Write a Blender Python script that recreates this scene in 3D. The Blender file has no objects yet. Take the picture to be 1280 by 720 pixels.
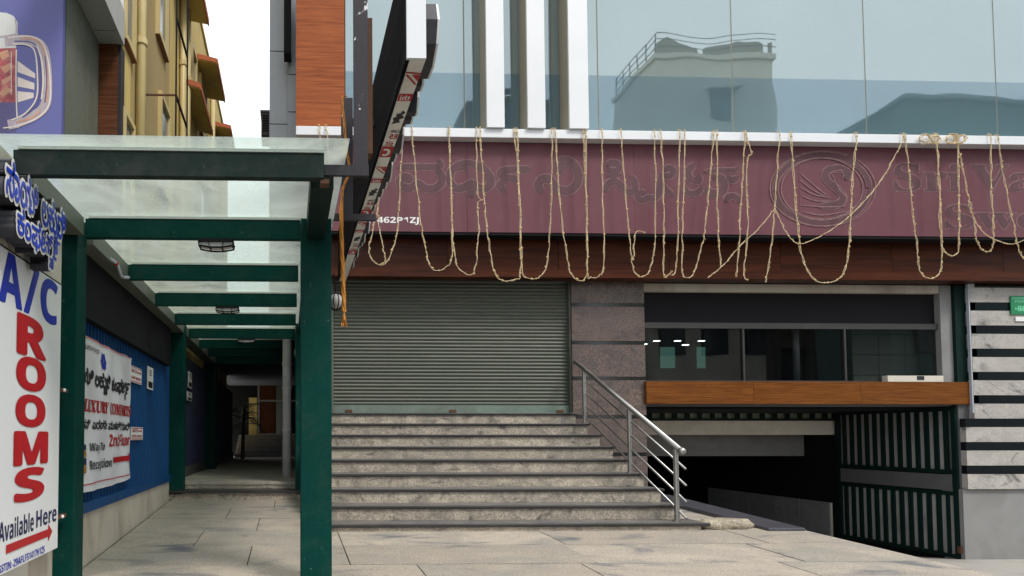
import bpy, bmesh, math, random
from mathutils import Vector, Matrix
R = math.radians
rnd = random.Random(7)
sc = bpy.context.scene
COL = sc.collection

# ------------------------------------------------------------------ camera, world, sun, exposure
YAW, PITCH, EYE = R(1.7), R(2.2), 1.0
F, PPX, PPY = 800.0, 386.0, 514.0
cam = bpy.data.cameras.new('camera'); cam.sensor_width = 36; cam.lens = F / 1280 * 36
cam.shift_x = (640 - PPX) / 1280; cam.shift_y = (PPY - 360) / 1280
cam.clip_start = 0.05; cam.clip_end = 2000
co = bpy.data.objects.new('camera', cam); COL.objects.link(co)
co.location = (0, 0, EYE); co.rotation_euler = (math.pi / 2 + PITCH, 0, -YAW)
sc.camera = co
CM = co.rotation_euler.to_matrix()

SUN_EL, SUN_AZ = R(52), R(142)          # azimuth clockwise from +Y: behind the camera, to its right
w = bpy.data.worlds.new('World'); sc.world = w; w.use_nodes = True
nt = w.node_tree; bg = nt.nodes['Background']
sky = nt.nodes.new('ShaderNodeTexSky'); sky.sky_type = 'NISHITA'; sky.sun_disc = False
sky.sun_elevation = SUN_EL; sky.sun_rotation = SUN_AZ
tc = nt.nodes.new('ShaderNodeTexCoord')
cn = nt.nodes.new('ShaderNodeTexNoise'); cn.inputs['Scale'].default_value = 2.2; cn.inputs['Detail'].default_value = 5
nt.links.new(tc.outputs['Generated'], cn.inputs['Vector'])
cr = nt.nodes.new('ShaderNodeValToRGB')
cr.color_ramp.elements[0].position = .3; cr.color_ramp.elements[0].color = (8.0, 8.3, 8.6, 1)
cr.color_ramp.elements[1].position = .7; cr.color_ramp.elements[1].color = (9.4, 9.5, 9.6, 1)
nt.links.new(cn.outputs['Fac'], cr.inputs['Fac'])
mx = nt.nodes.new('ShaderNodeMixRGB'); mx.inputs[0].default_value = .8
nt.links.new(sky.outputs[0], mx.inputs[1]); nt.links.new(cr.outputs[0], mx.inputs[2])
nt.links.new(mx.outputs[0], bg.inputs[0]); bg.inputs[1].default_value = .11
sl = bpy.data.lights.new('sun', 'SUN'); sl.energy = 1.5; sl.angle = R(14); sl.color = (1, .96, .9)
so = bpy.data.objects.new('sun', sl); COL.objects.link(so)
sd = Vector((math.sin(SUN_AZ) * math.cos(SUN_EL), math.cos(SUN_AZ) * math.cos(SUN_EL), math.sin(SUN_EL)))
so.rotation_euler = sd.to_track_quat('Z', 'Y').to_euler(); so.location = (0, -10, 20)
sc.view_settings.view_transform = 'Standard'; sc.view_settings.look = 'None'
sc.view_settings.gamma = 1; sc.view_settings.exposure = 0.75
sc.render.engine = 'CYCLES'
try:
    sc.cycles.use_denoising = True
    sc.cycles.max_bounces = 8; sc.cycles.transparent_max_bounces = 12
    sc.cycles.caustics_reflective = False; sc.cycles.caustics_refractive = False
except Exception: pass

# ------------------------------------------------------------------ measuring: a pixel of the 1280x720 photo onto a plane
def ray(px, py): return CM @ Vector(((px - PPX) / F, -(py - PPY) / F, -1))
def at(px, py, Y):                      # on the plane y = Y
    d = ray(px, py); t = Y / d.y
    return Vector((d.x * t, Y, EYE + d.z * t))
def ax(px, py, X):                      # on the plane x = X
    d = ray(px, py); t = X / d.x
    return Vector((X, d.y * t, EYE + d.z * t))

# ------------------------------------------------------------------ materials
def S(r, g, b):
    f = lambda c: (c / 255) / 12.92 if c / 255 <= .04045 else ((c / 255 + .055) / 1.055) ** 2.4
    return (f(r), f(g), f(b), 1)
def sc_(c, k): return (min(1, c[0] * k), min(1, c[1] * k), min(1, c[2] * k), 1)
def mat(name, col, rough=.6, var=.15, scale=6, fine=60, bump=.15, dirt=None, dirt_amt=.35, dirt_scale=1.5,
        metal=0, stretch=(1, 1, 1), rand=0.0, spec=.5, coat=0, shift=False, dirt_pos=.48, fleck=None):
    m = bpy.data.materials.new(name); m.use_nodes = True
    n, L = m.node_tree.nodes, m.node_tree.links
    b = n['Principled BSDF']
    b.inputs['Roughness'].default_value = rough; b.inputs['Metallic'].default_value = metal
    b.inputs['Specular IOR Level'].default_value = spec
    if coat: b.inputs['Coat Weight'].default_value = coat; b.inputs['Coat Roughness'].default_value = .15
    t = n.new('ShaderNodeTexCoord'); mp = n.new('ShaderNodeMapping'); mp.inputs['Scale'].default_value = stretch
    L.new(t.outputs['Object'], mp.inputs['Vector'])
    oi = None
    if rand or shift:
        oi = n.new('ShaderNodeObjectInfo')
        vm = n.new('ShaderNodeVectorMath'); vm.operation = 'SCALE'; vm.inputs[0].default_value = (37, 53, 29)
        L.new(oi.outputs['Random'], vm.inputs['Scale']); L.new(vm.outputs[0], mp.inputs['Location'])
    n1 = n.new('ShaderNodeTexNoise'); n1.inputs['Scale'].default_value = scale; n1.inputs['Detail'].default_value = 6
    n2 = n.new('ShaderNodeTexNoise'); n2.inputs['Scale'].default_value = fine; n2.inputs['Detail'].default_value = 4
    L.new(mp.outputs[0], n1.inputs['Vector']); L.new(mp.outputs[0], n2.inputs['Vector'])
    r = n.new('ShaderNodeValToRGB')
    r.color_ramp.elements[0].position = .3; r.color_ramp.elements[0].color = sc_(col, 1 - var)
    r.color_ramp.elements[1].position = .7; r.color_ramp.elements[1].color = sc_(col, 1 + var)
    mixn = n.new('ShaderNodeMath'); mixn.operation = 'MULTIPLY_ADD'; mixn.inputs[1].default_value = .5
    h = n.new('ShaderNodeMath'); h.operation = 'MULTIPLY'; h.inputs[1].default_value = .5
    L.new(n1.outputs['Fac'], mixn.inputs[0]); L.new(n2.outputs['Fac'], h.inputs[0]); L.new(h.outputs[0], mixn.inputs[2])
    L.new(mixn.outputs[0], r.inputs['Fac'])
    out = r.outputs[0]
    if dirt:
        n3 = n.new('ShaderNodeTexNoise'); n3.inputs['Scale'].default_value = dirt_scale; n3.inputs['Detail'].default_value = 8
        n3.inputs['Roughness'].default_value = .65; n3.inputs['Distortion'].default_value = .6
        L.new(mp.outputs[0], n3.inputs['Vector'])
        rr = n.new('ShaderNodeValToRGB'); rr.color_ramp.elements[0].position = dirt_pos; rr.color_ramp.elements[1].position = dirt_pos + (.2 if dirt_pos < .6 else .03)
        rr.color_ramp.elements[0].color = (0, 0, 0, 1); rr.color_ramp.elements[1].color = (dirt_amt,) * 3 + (1,)
        L.new(n3.outputs['Fac'], rr.inputs['Fac'])
        mm = n.new('ShaderNodeMixRGB'); mm.inputs[2].default_value = dirt
        L.new(rr.outputs[0], mm.inputs[0]); L.new(out, mm.inputs[1]); out = mm.outputs[0]
    if fleck:
        nf = n.new('ShaderNodeTexNoise'); nf.inputs['Scale'].default_value = 22; nf.inputs['Detail'].default_value = 6; nf.inputs['Roughness'].default_value = .75
        L.new(mp.outputs[0], nf.inputs['Vector'])
        rf = n.new('ShaderNodeValToRGB'); rf.color_ramp.elements[0].position = .645; rf.color_ramp.elements[1].position = .69
        L.new(nf.outputs['Fac'], rf.inputs['Fac'])
        mf = n.new('ShaderNodeMixRGB'); mf.inputs[2].default_value = fleck; L.new(rf.outputs[0], mf.inputs[0]); L.new(out, mf.inputs[1]); out = mf.outputs[0]
    if rand:
        hs = n.new('ShaderNodeHueSaturation')
        ma = n.new('ShaderNodeMath'); ma.operation = 'MULTIPLY_ADD'; ma.inputs[1].default_value = 2 * rand; ma.inputs[2].default_value = 1 - rand
        L.new(oi.outputs['Random'], ma.inputs[0]); L.new(ma.outputs[0], hs.inputs['Value']); L.new(out, hs.inputs['Color']); out = hs.outputs[0]
    L.new(out, b.inputs['Base Color'])
    rv = n.new('ShaderNodeMath'); rv.operation = 'MULTIPLY_ADD'; rv.inputs[1].default_value = .3; rv.inputs[2].default_value = max(.02, rough - .15)
    if rough > .2: L.new(n1.outputs['Fac'], rv.inputs[0]); L.new(rv.outputs[0], b.inputs['Roughness'])
    if bump:
        bp = n.new('ShaderNodeBump'); bp.inputs['Strength'].default_value = bump; bp.inputs['Distance'].default_value = .01
        L.new(mixn.outputs[0], bp.inputs['Height']); L.new(bp.outputs[0], b.inputs['Normal'])
    m.diffuse_color = col
    return m
def wood(name, a, b_, axis='X', freq=9, rough=.35, rand=0, zs=9):
    m = mat(name, a, rough, .05, 3, 90, .05, shift=True, spec=.15)
    n, L = m.node_tree.nodes, m.node_tree.links; b = n['Principled BSDF']
    t = n.new('ShaderNodeTexCoord'); mp = n.new('ShaderNodeMapping')
    mp.inputs['Scale'].default_value = (.5, 1, zs) if axis == 'X' else (9, 9, .5)
    oi = n.new('ShaderNodeObjectInfo'); vm = n.new('ShaderNodeVectorMath'); vm.operation = 'SCALE'; vm.inputs[0].default_value = (7, 5, 29)
    L.new(oi.outputs['Random'], vm.inputs['Scale']); L.new(vm.outputs[0], mp.inputs['Location'])
    L.new(t.outputs['Object'], mp.inputs['Vector'])
    nz = n.new('ShaderNodeTexNoise'); nz.inputs['Scale'].default_value = freq / 4; nz.inputs['Detail'].default_value = 8; nz.inputs['Distortion'].default_value = .8
    nz.inputs['Roughness'].default_value = .7
    L.new(mp.outputs[0], nz.inputs['Vector'])
    r = n.new('ShaderNodeValToRGB'); r.color_ramp.elements[0].position = .36; r.color_ramp.elements[1].position = .64
    r.color_ramp.elements[0].color = b_; r.color_ramp.elements[1].color = a
    L.new(nz.outputs['Fac'], r.inputs['Fac']); L.new(r.outputs[0], b.inputs['Base Color'])
    return m
def glass(name, tint, gloss, refl, rough=.01, wob=0, dif=None, dif_amt=0, dirt_scale=2, dvar=.4):
    m = bpy.data.materials.new(name); m.use_nodes = True
    n, L = m.node_tree.nodes, m.node_tree.links; n.clear()
    o = n.new('ShaderNodeOutputMaterial'); tr = n.new('ShaderNodeBsdfTransparent'); tr.inputs[0].default_value = tint
    gl = n.new('ShaderNodeBsdfGlossy'); gl.inputs[0].default_value = refl; gl.inputs['Roughness'].default_value = rough
    lw = n.new('ShaderNodeLayerWeight'); lw.inputs[0].default_value = .35
    ma = n.new('ShaderNodeMath'); ma.operation = 'MULTIPLY_ADD'; ma.inputs[1].default_value = 1 - gloss; ma.inputs[2].default_value = gloss
    pw = n.new('ShaderNodeMath'); pw.operation = 'POWER'; pw.inputs[1].default_value = 3
    L.new(lw.outputs['Facing'], pw.inputs[0]); L.new(pw.outputs[0], ma.inputs[0])
    mxs = n.new('ShaderNodeMixShader'); L.new(ma.outputs[0], mxs.inputs[0]); L.new(tr.outputs[0], mxs.inputs[1]); L.new(gl.outputs[0], mxs.inputs[2])
    out = mxs.outputs[0]
    t = n.new('ShaderNodeTexCoord')
    if wob:
        nz = n.new('ShaderNodeTexNoise'); nz.inputs['Scale'].default_value = .8; nz.inputs['Detail'].default_value = 1
        L.new(t.outputs['Object'], nz.inputs['Vector'])
        bp = n.new('ShaderNodeBump'); bp.inputs['Strength'].default_value = wob; bp.inputs['Distance'].default_value = .02
        L.new(nz.outputs['Fac'], bp.inputs['Height']); L.new(bp.outputs[0], gl.inputs['Normal'])
    if dif:
        df = n.new('ShaderNodeBsdfDiffuse'); df.inputs[0].default_value = dif
        tl = n.new('ShaderNodeBsdfTranslucent'); tl.inputs[0].default_value = dif
        m1 = n.new('ShaderNodeMixShader'); m1.inputs[0].default_value = .72; L.new(df.outputs[0], m1.inputs[1]); L.new(tl.outputs[0], m1.inputs[2])
        nz2 = n.new('ShaderNodeTexNoise'); nz2.inputs['Scale'].default_value = dirt_scale; nz2.inputs['Detail'].default_value = 9; nz2.inputs['Roughness'].default_value = .7
        nz2.inputs['Distortion'].default_value = 1.2 if dvar > .2 else 0
        L.new(t.outputs['Object'], nz2.inputs['Vector'])
        r2 = n.new('ShaderNodeMapRange'); r2.inputs[1].default_value = .3; r2.inputs[2].default_value = .7
        r2.inputs[3].default_value = dif_amt * (1 - dvar); r2.inputs[4].default_value = min(1, dif_amt * (1 + dvar))
        L.new(nz2.outputs['Fac'], r2.inputs[0])
        m2 = n.new('ShaderNodeMixShader'); L.new(r2.outputs[0], m2.inputs[0]); L.new(out, m2.inputs[1]); L.new(m1.outputs[0], m2.inputs[2]); out = m2.outputs[0]
    L.new(out, o.inputs[0]); m.diffuse_color = tint
    return m
def emit(name, col, s):
    m = bpy.data.materials.new(name); m.use_nodes = True; b = m.node_tree.nodes['Principled BSDF']
    b.inputs['Emission Color'].default_value = col; b.inputs['Emission Strength'].default_value = s; b.inputs['Base Color'].default_value = col
    return m
def granite(name, a, b_, dark, vein=.5, rough=.5, speck=140, big=1.4, rand=.06, bump=.12):
    """speckled stone: fine grain, cloudy veins; position varies per object"""
    m = mat(name, a, rough, .1, 4, speck, bump, rand=rand)
    n, L = m.node_tree.nodes, m.node_tree.links; b = n['Principled BSDF']
    mp = [x for x in n if x.type == 'MAPPING'][0]
    old = b.inputs['Base Color'].links[0].from_socket
    nz = n.new('ShaderNodeTexNoise'); nz.inputs['Scale'].default_value = big; nz.inputs['Detail'].default_value = 9
    nz.inputs['Distortion'].default_value = 1.6; nz.inputs['Roughness'].default_value = .62
    L.new(mp.outputs[0], nz.inputs['Vector'])
    r = n.new('ShaderNodeValToRGB'); e = r.color_ramp.elements
    e[0].position = .40; e[0].color = (0, 0, 0, 1); e[1].position = .62; e[1].color = (1, 1, 1, 1)
    L.new(nz.outputs['Fac'], r.inputs['Fac'])
    m1 = n.new('ShaderNodeMixRGB'); m1.inputs[2].default_value = b_; L.new(r.outputs[0], m1.inputs[0]); L.new(old, m1.inputs[1])
    nz3 = n.new('ShaderNodeTexNoise'); nz3.inputs['Scale'].default_value = big * 1.1; nz3.inputs['Detail'].default_value = 12; nz3.inputs['Distortion'].default_value = 3
    mp3 = n.new('ShaderNodeMapping'); mp3.inputs['Scale'].default_value = (.6, 1.4, 1); mp3.inputs['Rotation'].default_value = (0, 0, .5); L.new(mp.outputs[0], mp3.inputs['Vector']); L.new(mp3.outputs[0], nz3.inputs['Vector'])
    r3 = n.new('ShaderNodeValToRGB'); e = r3.color_ramp.elements
    e[0].position = .57; e[0].color = (0, 0, 0, 1); e[1].position = .70; e[1].color = (vein,) * 3 + (1,)
    L.new(nz3.outputs['Fac'], r3.inputs['Fac'])
    m3 = n.new('ShaderNodeMixRGB'); m3.inputs[2].default_value = dark; L.new(r3.outputs[0], m3.inputs[0]); L.new(m1.outputs[0], m3.inputs[1])
    sp = n.new('ShaderNodeTexNoise'); sp.inputs['Scale'].default_value = speck; sp.inputs['Detail'].default_value = 2
    L.new(mp.outputs[0], sp.inputs['Vector'])
    r4 = n.new('ShaderNodeValToRGB'); e = r4.color_ramp.elements
    e[0].position = .36; e[0].color = (.45, .45, .45, 1); e[1].position = .6; e[1].color = (1.12, 1.1, 1.08, 1)
    L.new(sp.outputs['Fac'], r4.inputs['Fac'])
    m4 = n.new('ShaderNodeMixRGB'); m4.blend_type = 'MULTIPLY'; m4.inputs[0].default_value = .8
    L.new(m3.outputs[0], m4.inputs[1]); L.new(r4.outputs[0], m4.inputs[2])
    L.new(m4.outputs[0], b.inputs['Base Color'])
    return m

M = {}
M['green'] = mat('green_paint', (.0012, .040, .032, 1), .55, .25, 3, 40, .06, dirt=(.02, .055, .045, 1), dirt_amt=.45, dirt_scale=4, spec=.08, fleck=(.12, .16, .14, 1))
M['green_grime'] = mat('grimy_green_paint', (.010, .024, .020, 1), .6, .3, 4, 40, .1, dirt=(.05, .05, .045, 1), dirt_amt=.6, dirt_scale=5, spec=.2, fleck=(.13, .12, .10, 1))
M['green_dark'] = mat('dark_green_paint', (.003, .016, .013, 1), .55, .25, 4, 50, .08, spec=.2)
M['rail_olive'] = mat('dusty_olive_paint', (.13, .145, .115, 1), .5, .2, 4, 50, .08, dirt=(.05, .05, .04, 1))
M['roof_glass'] = glass('dirty_canopy_glass', (.88, .95, .91, 1), .06, (.9, 1, .95, 1), .03, dif=(.80, .83, .78, 1), dif_amt=.34, dirt_scale=2.2)
M['seal'] = mat('pale_sealant', (.55, .58, .54, 1), .7)  # pale tone stands for the bright gap over each canopy beam
M['slab'] = granite('pavement_granite', (.47, .41, .335, 1), (.35, .325, .28, 1), (.13, .145, .165, 1), .85, .62, 120, .9, .12)
M['joint'] = mat('joint_dirt', (.045, .036, .028, 1), .95)
M['tread'] = granite('dark_granite_tread', (.15, .145, .145, 1), (.20, .19, .18, 1), (.05, .05, .055, 1), .4, .42, 180, 2.5, .08)
M['nosing'] = granite('black_granite_nosing', (.022, .022, .024, 1), (.035, .034, .034, 1), (.012, .012, .012, 1), .4, .4, 180, 2.5, .2)
M['riser'] = granite('beige_granite_riser', (.46, .405, .325, 1), (.28, .25, .205, 1), (.10, .09, .08, 1), .8, .6, 70, 3.0, .12, .25)
M['pillar'] = granite('brown_granite', (.155, .115, .10, 1), (.115, .095, .088, 1), (.03, .028, .03, 1), .4, .25, 55, 3, .06, .03)
M['black_stone'] = mat('black_polished_stone', (.006, .007, .009, 1), .12, .3, 8, 80, 0, spec=.6)
M['white_stone'] = granite('veined_white_granite', (.5, .475, .44, 1), (.42, .40, .375, 1), (.10, .10, .10, 1), .8, .4, 150, 2.2, .04, .05)
M['grey_tile'] = granite('grey_tile', (.30, .30, .31, 1), (.25, .25, .26, 1), (.03, .03, .03, 1), .3, .35, 150, 3, .08, .03)
M['curb'] = granite('slate_curb', (.075, .075, .09, 1), (.06, .06, .075, 1), (.03, .03, .03, 1), .4, .4, 150, 3, .05)
M['boulder'] = granite('boulder_stone', (.40, .35, .26, 1), (.30, .26, .2, 1), (.15, .13, .1, 1), .5, .8, 60, 4, .05, .5)
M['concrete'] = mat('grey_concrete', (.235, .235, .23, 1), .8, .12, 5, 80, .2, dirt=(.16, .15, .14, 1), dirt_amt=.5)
M['gate_sheet'] = mat('pale_gate_sheet', (.36, .36, .35, 1), .7, .12, 5, 60, .1, dirt=(.15, .15, .14, 1), dirt_amt=.5)  # pale tone stands for the brightness seen between the gate bars
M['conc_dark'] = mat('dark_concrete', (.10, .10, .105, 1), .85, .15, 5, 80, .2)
M['cream_wall'] = mat('cream_plaster', (.50, .45, .37, 1), .85, .1, 5, 90, .15, dirt=(.20, .16, .11, 1), dirt_amt=.6, dirt_scale=1.6, stretch=(1, 1, .35))
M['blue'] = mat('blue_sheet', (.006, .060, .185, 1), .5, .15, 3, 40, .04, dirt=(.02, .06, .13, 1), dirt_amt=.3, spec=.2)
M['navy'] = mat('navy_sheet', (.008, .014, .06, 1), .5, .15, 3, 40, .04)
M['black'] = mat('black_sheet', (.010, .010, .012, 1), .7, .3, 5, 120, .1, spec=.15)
M['black_acp'] = mat('black_panel', (.010, .010, .012, 1), .85, .4, 2, 30, .05, dirt=(.05, .05, .05, 1), dirt_amt=.5, stretch=(1, .3, 2), spec=.04)
M['purple'] = mat('purple_acp', (.140, .048, .062, 1), .5, .08, 1.4, 60, .02, dirt=(.17, .075, .09, 1), dirt_amt=.35, dirt_scale=1.6, spec=.3)
M['residue'] = mat('dark_glue_residue', (.086, .028, .037, 1), .6, .3, 9, 60, .1)
M['residue_edge'] = mat('pale_glue_edge', (.215, .115, .115, 1), .7, .6, 14, 60, .1)
M['white_print'] = mat('white_vinyl', (.8, .8, .8, 1), .5, .03)
M['white_acp'] = mat('white_acp', (.76, .78, .80, 1), .4, .03, 2, 40, .02)
M['bronze'] = mat('bronze_acp', (.42, .38, .29, 1), .5, .1)
M['joint_seal'] = mat('silicone_joint', (.24, .235, .20, 1), .7, .1)
M['steel_frame'] = mat('aluminium', (.42, .43, .44, 1), .35, .1, metal=.6)
M['grey_acp'] = mat('grey_acp', (.42, .455, .50, 1), .38, .04, 2, 40, .02, dirt=(.28, .30, .33, 1), dirt_amt=.3)
M['wood_red'] = wood('red_wood_laminate', (.40, .115, .036, 1), (.22, .056, .018, 1), 'X', 11, zs=11)
M['wood_dark'] = wood('dark_wood_laminate', (.085, .022, .008, 1), (.035, .009, .004, 1), 'X', 6, .4)
M['wood_sill'] = wood('teak_laminate', (.22, .078, .016, 1), (.085, .027, .007, 1), 'X', 18, .35, zs=16)
M['wood_col'] = wood('brown_laminate', (.15, .055, .024, 1), (.06, .022, .01, 1), 'X', 14, .4)
M['upper_glass'] = glass('reflective_glass', (.62, .72, .74, 1), .50, (.86, .98, .98, 1), .012, .35, dif=(.60, .73, .72, 1), dif_amt=.46, dirt_scale=.6, dvar=.08)
M['film'] = glass('blue_window_film', (.95, .98, 1, 1), .01, (.9, .95, 1, 1), .05, dif=(.34, .50, .58, 1), dif_amt=.12, dirt_scale=.6, dvar=.06)
M['dark_glass'] = glass('dark_window_glass', (.50, .52, .52, 1), .045, (.85, .9, .9, 1), .01, .2)
M['shutter'] = mat('shutter_paint', (.092, .104, .078, 1), .5, .15, 3, 60, .05, dirt=(.16, .155, .13, 1), dirt_amt=.5, stretch=(.6, 1, 3), shift=True)
M['shutter_base'] = mat('shutter_base_paint', (.15, .20, .16, 1), .5, .2, 4, 40, .06, dirt=(.08, .06, .05, 1), dirt_amt=.5)
M['stainless'] = mat('stainless_steel', (.36, .35, .33, 1), .38, .15, 4, 60, .03, metal=1)
M['dark_steel'] = mat('flaking_dark_steel', (.026, .023, .027, 1), .55, .3, 8, 60, .2, spec=.25)
M['flaky_steel'] = mat('flaking_dark_steel_paint', (.030, .026, .032, 1), .55, .3, 8, 60, .2, dirt=(.75, .73, .7, 1), dirt_amt=1, dirt_scale=9, spec=.25, dirt_pos=.605)
M['rust'] = mat('rusty_steel', (.10, .04, .015, 1), .8, .3, 6, 60, .2)
M['sign_white'] = mat('sign_white', (.74, .76, .77, 1), .35, .02, 2, 40, 0)
M['sign_cream'] = mat('sign_cream', (.60, .56, .48, 1), .5, .05)
M['banner'] = mat('banner_cloth', (.66, .67, .70, 1), .55, .05, 3, 60, .05)
M['ink_red'] = mat('red_vinyl', (.43, .008, .014, 1), .4, .06, bump=0)
M['ink_blue'] = mat('blue_vinyl', (.012, .028, .36, 1), .4, .06, bump=0)
M['letter_blue'] = mat('letter_blue_acrylic', (.012, .045, .50, 1), .35, .06, bump=0)
M['ink_navy'] = mat('navy_ink', (.012, .014, .07, 1), .5, .05, bump=0)
M['ink_black'] = mat('black_ink', (.015, .015, .018, 1), .5, .05, bump=0)
M['ink_gold'] = mat('photo_amber', (.35, .16, .03, 1), .5, .5, 14, bump=0)
M['letter_side'] = mat('letter_return', (.040, .040, .048, 1), .5, .3, 6, 40, .1, dirt=(.10, .10, .10, 1), dirt_amt=.5, spec=.3)
M['yellow'] = mat('yellow_paint', (.58, .44, .15, 1), .85, .08, 2, 70, .12, dirt=(.22, .17, .08, 1), dirt_amt=.55, dirt_scale=1.2, stretch=(1, 1, .3))
M['olive'] = mat('weathered_ochre', (.36, .265, .11, 1), .88, .15, 2, 70, .12, dirt=(.16, .125, .06, 1), dirt_amt=.5, dirt_scale=1.1, stretch=(1, 1, .25))
M['cream_pipe'] = mat('cream_pvc', (.55, .44, .2, 1), .5, .08)
M['orange'] = mat('orange_trim', (.42, .105, .032, 1), .7, .1)
M['sill_dark'] = mat('weathered_sill', (.20, .085, .035, 1), .8, .2)
M['pane_grey'] = mat('grey_pane', (.10, .115, .125, 1), .12, .1, bump=0)
M['pvc'] = mat('grey_pvc', (.72, .71, .73, 1), .5, .1, dirt=(.2, .18, .17, 1), dirt_amt=.4)
M['hotel_glass'] = mat('green_wall_tile', (.13, .15, .12, 1), .2, .2, 1.6, 40, .02, dirt=(.05, .05, .045, 1), dirt_amt=.5, stretch=(1, 1, .4))
M['hotel_acp'] = mat('grey_soffit', (.36, .37, .34, 1), .45, .05)
M['poster'] = mat('poster_blue', (.105, .11, .31, 1), .5, .05, 1.5, 40, 0)
M['foam'] = mat('poster_foam', (.62, .62, .58, 1), .6, .08, bump=0)
M['beer'] = mat('poster_beer', (.36, .05, .06, 1), .5, .7, 5, 12, 0, dirt=(.62, .26, .2, 1), dirt_amt=.8, dirt_scale=6)
M['beer_dark'] = mat('poster_beer_dark', (.09, .07, .2, 1), .5, .2, bump=0)
M['gl_print'] = mat('poster_glass', (.42, .36, .38, 1), .5, .3, 5, bump=0, stretch=(4, 1, .5))
M['gl_light'] = mat('poster_highlight', (.72, .62, .54, 1), .5, .1, bump=0)
M['gl_amber'] = mat('poster_amber', (.55, .27, .16, 1), .5, .3, 8, bump=0)
M['straw'] = mat('dried_string', (.66, .53, .33, 1), .9, .25, 20, 90, .2)
M['bud'] = mat('dried_flower', (.66, .49, .24, 1), .9, .45, 30, 90, .2)
M['rope'] = mat('orange_rope', (.50, .20, .03, 1), .9, .3, 30, 90, .3)
M['hose'] = mat('grey_hose', (.45, .48, .53, 1), .5, .1)
M['lamp_glass'] = mat('frosted_lamp', (.48, .46, .45, 1), .4, .1)
M['film_print'] = mat('protective_film', (.82, .80, .76, 1), .5, .05, dirt=(.35, .33, .30, 1), dirt_amt=.4, dirt_scale=4)
M['asphalt'] = mat('asphalt', (.05, .05, .05, 1), .9, .2, 3, 120, .4)
M['drive'] = mat('driveway_concrete', (.38, .355, .32, 1), .85, .15, 3, 90, .2, dirt=(.14, .12, .1, 1))
M['sign_green'] = mat('safety_green', (.01, .20, .08, 1), .5, .08, bump=0)
M['sign_mint'] = mat('safety_print', (.16, .62, .35, 1), .5, .05, bump=0)
M['far_cream'] = mat('far_cream_plaster', (.80, .75, .65, 1), .85, .1, .7, 20, .1, dirt=(.58, .52, .43, 1), dirt_amt=.4, dirt_scale=.5)
M['far_teal'] = mat('far_teal_plaster', (.17, .27, .245, 1), .85, .12, .7, 20, .1, dirt=(.05, .07, .06, 1), dirt_amt=.4, dirt_scale=.6)
M['far_grey'] = mat('far_grey_plaster', (.20, .175, .145, 1), .85, .12, .7, 20, .1)
M['leaf'] = mat('palm_leaf', (.035, .065, .02, 1), .5, .3, rand=.2)
M['door_brown'] = wood('door_wood', (.11, .035, .015, 1), (.06, .02, .01, 1), 'Z', 9)
M['tarp'] = mat('tattered_sheet', (.30, .29, .25, 1), .8, .3)
M['lamp_on'] = emit('ceiling_lamp', (.9, 1, .95, 1), 5)
M['lit_win'] = emit('lit_window', (.13, .30, .25, 1), .55)

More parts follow.
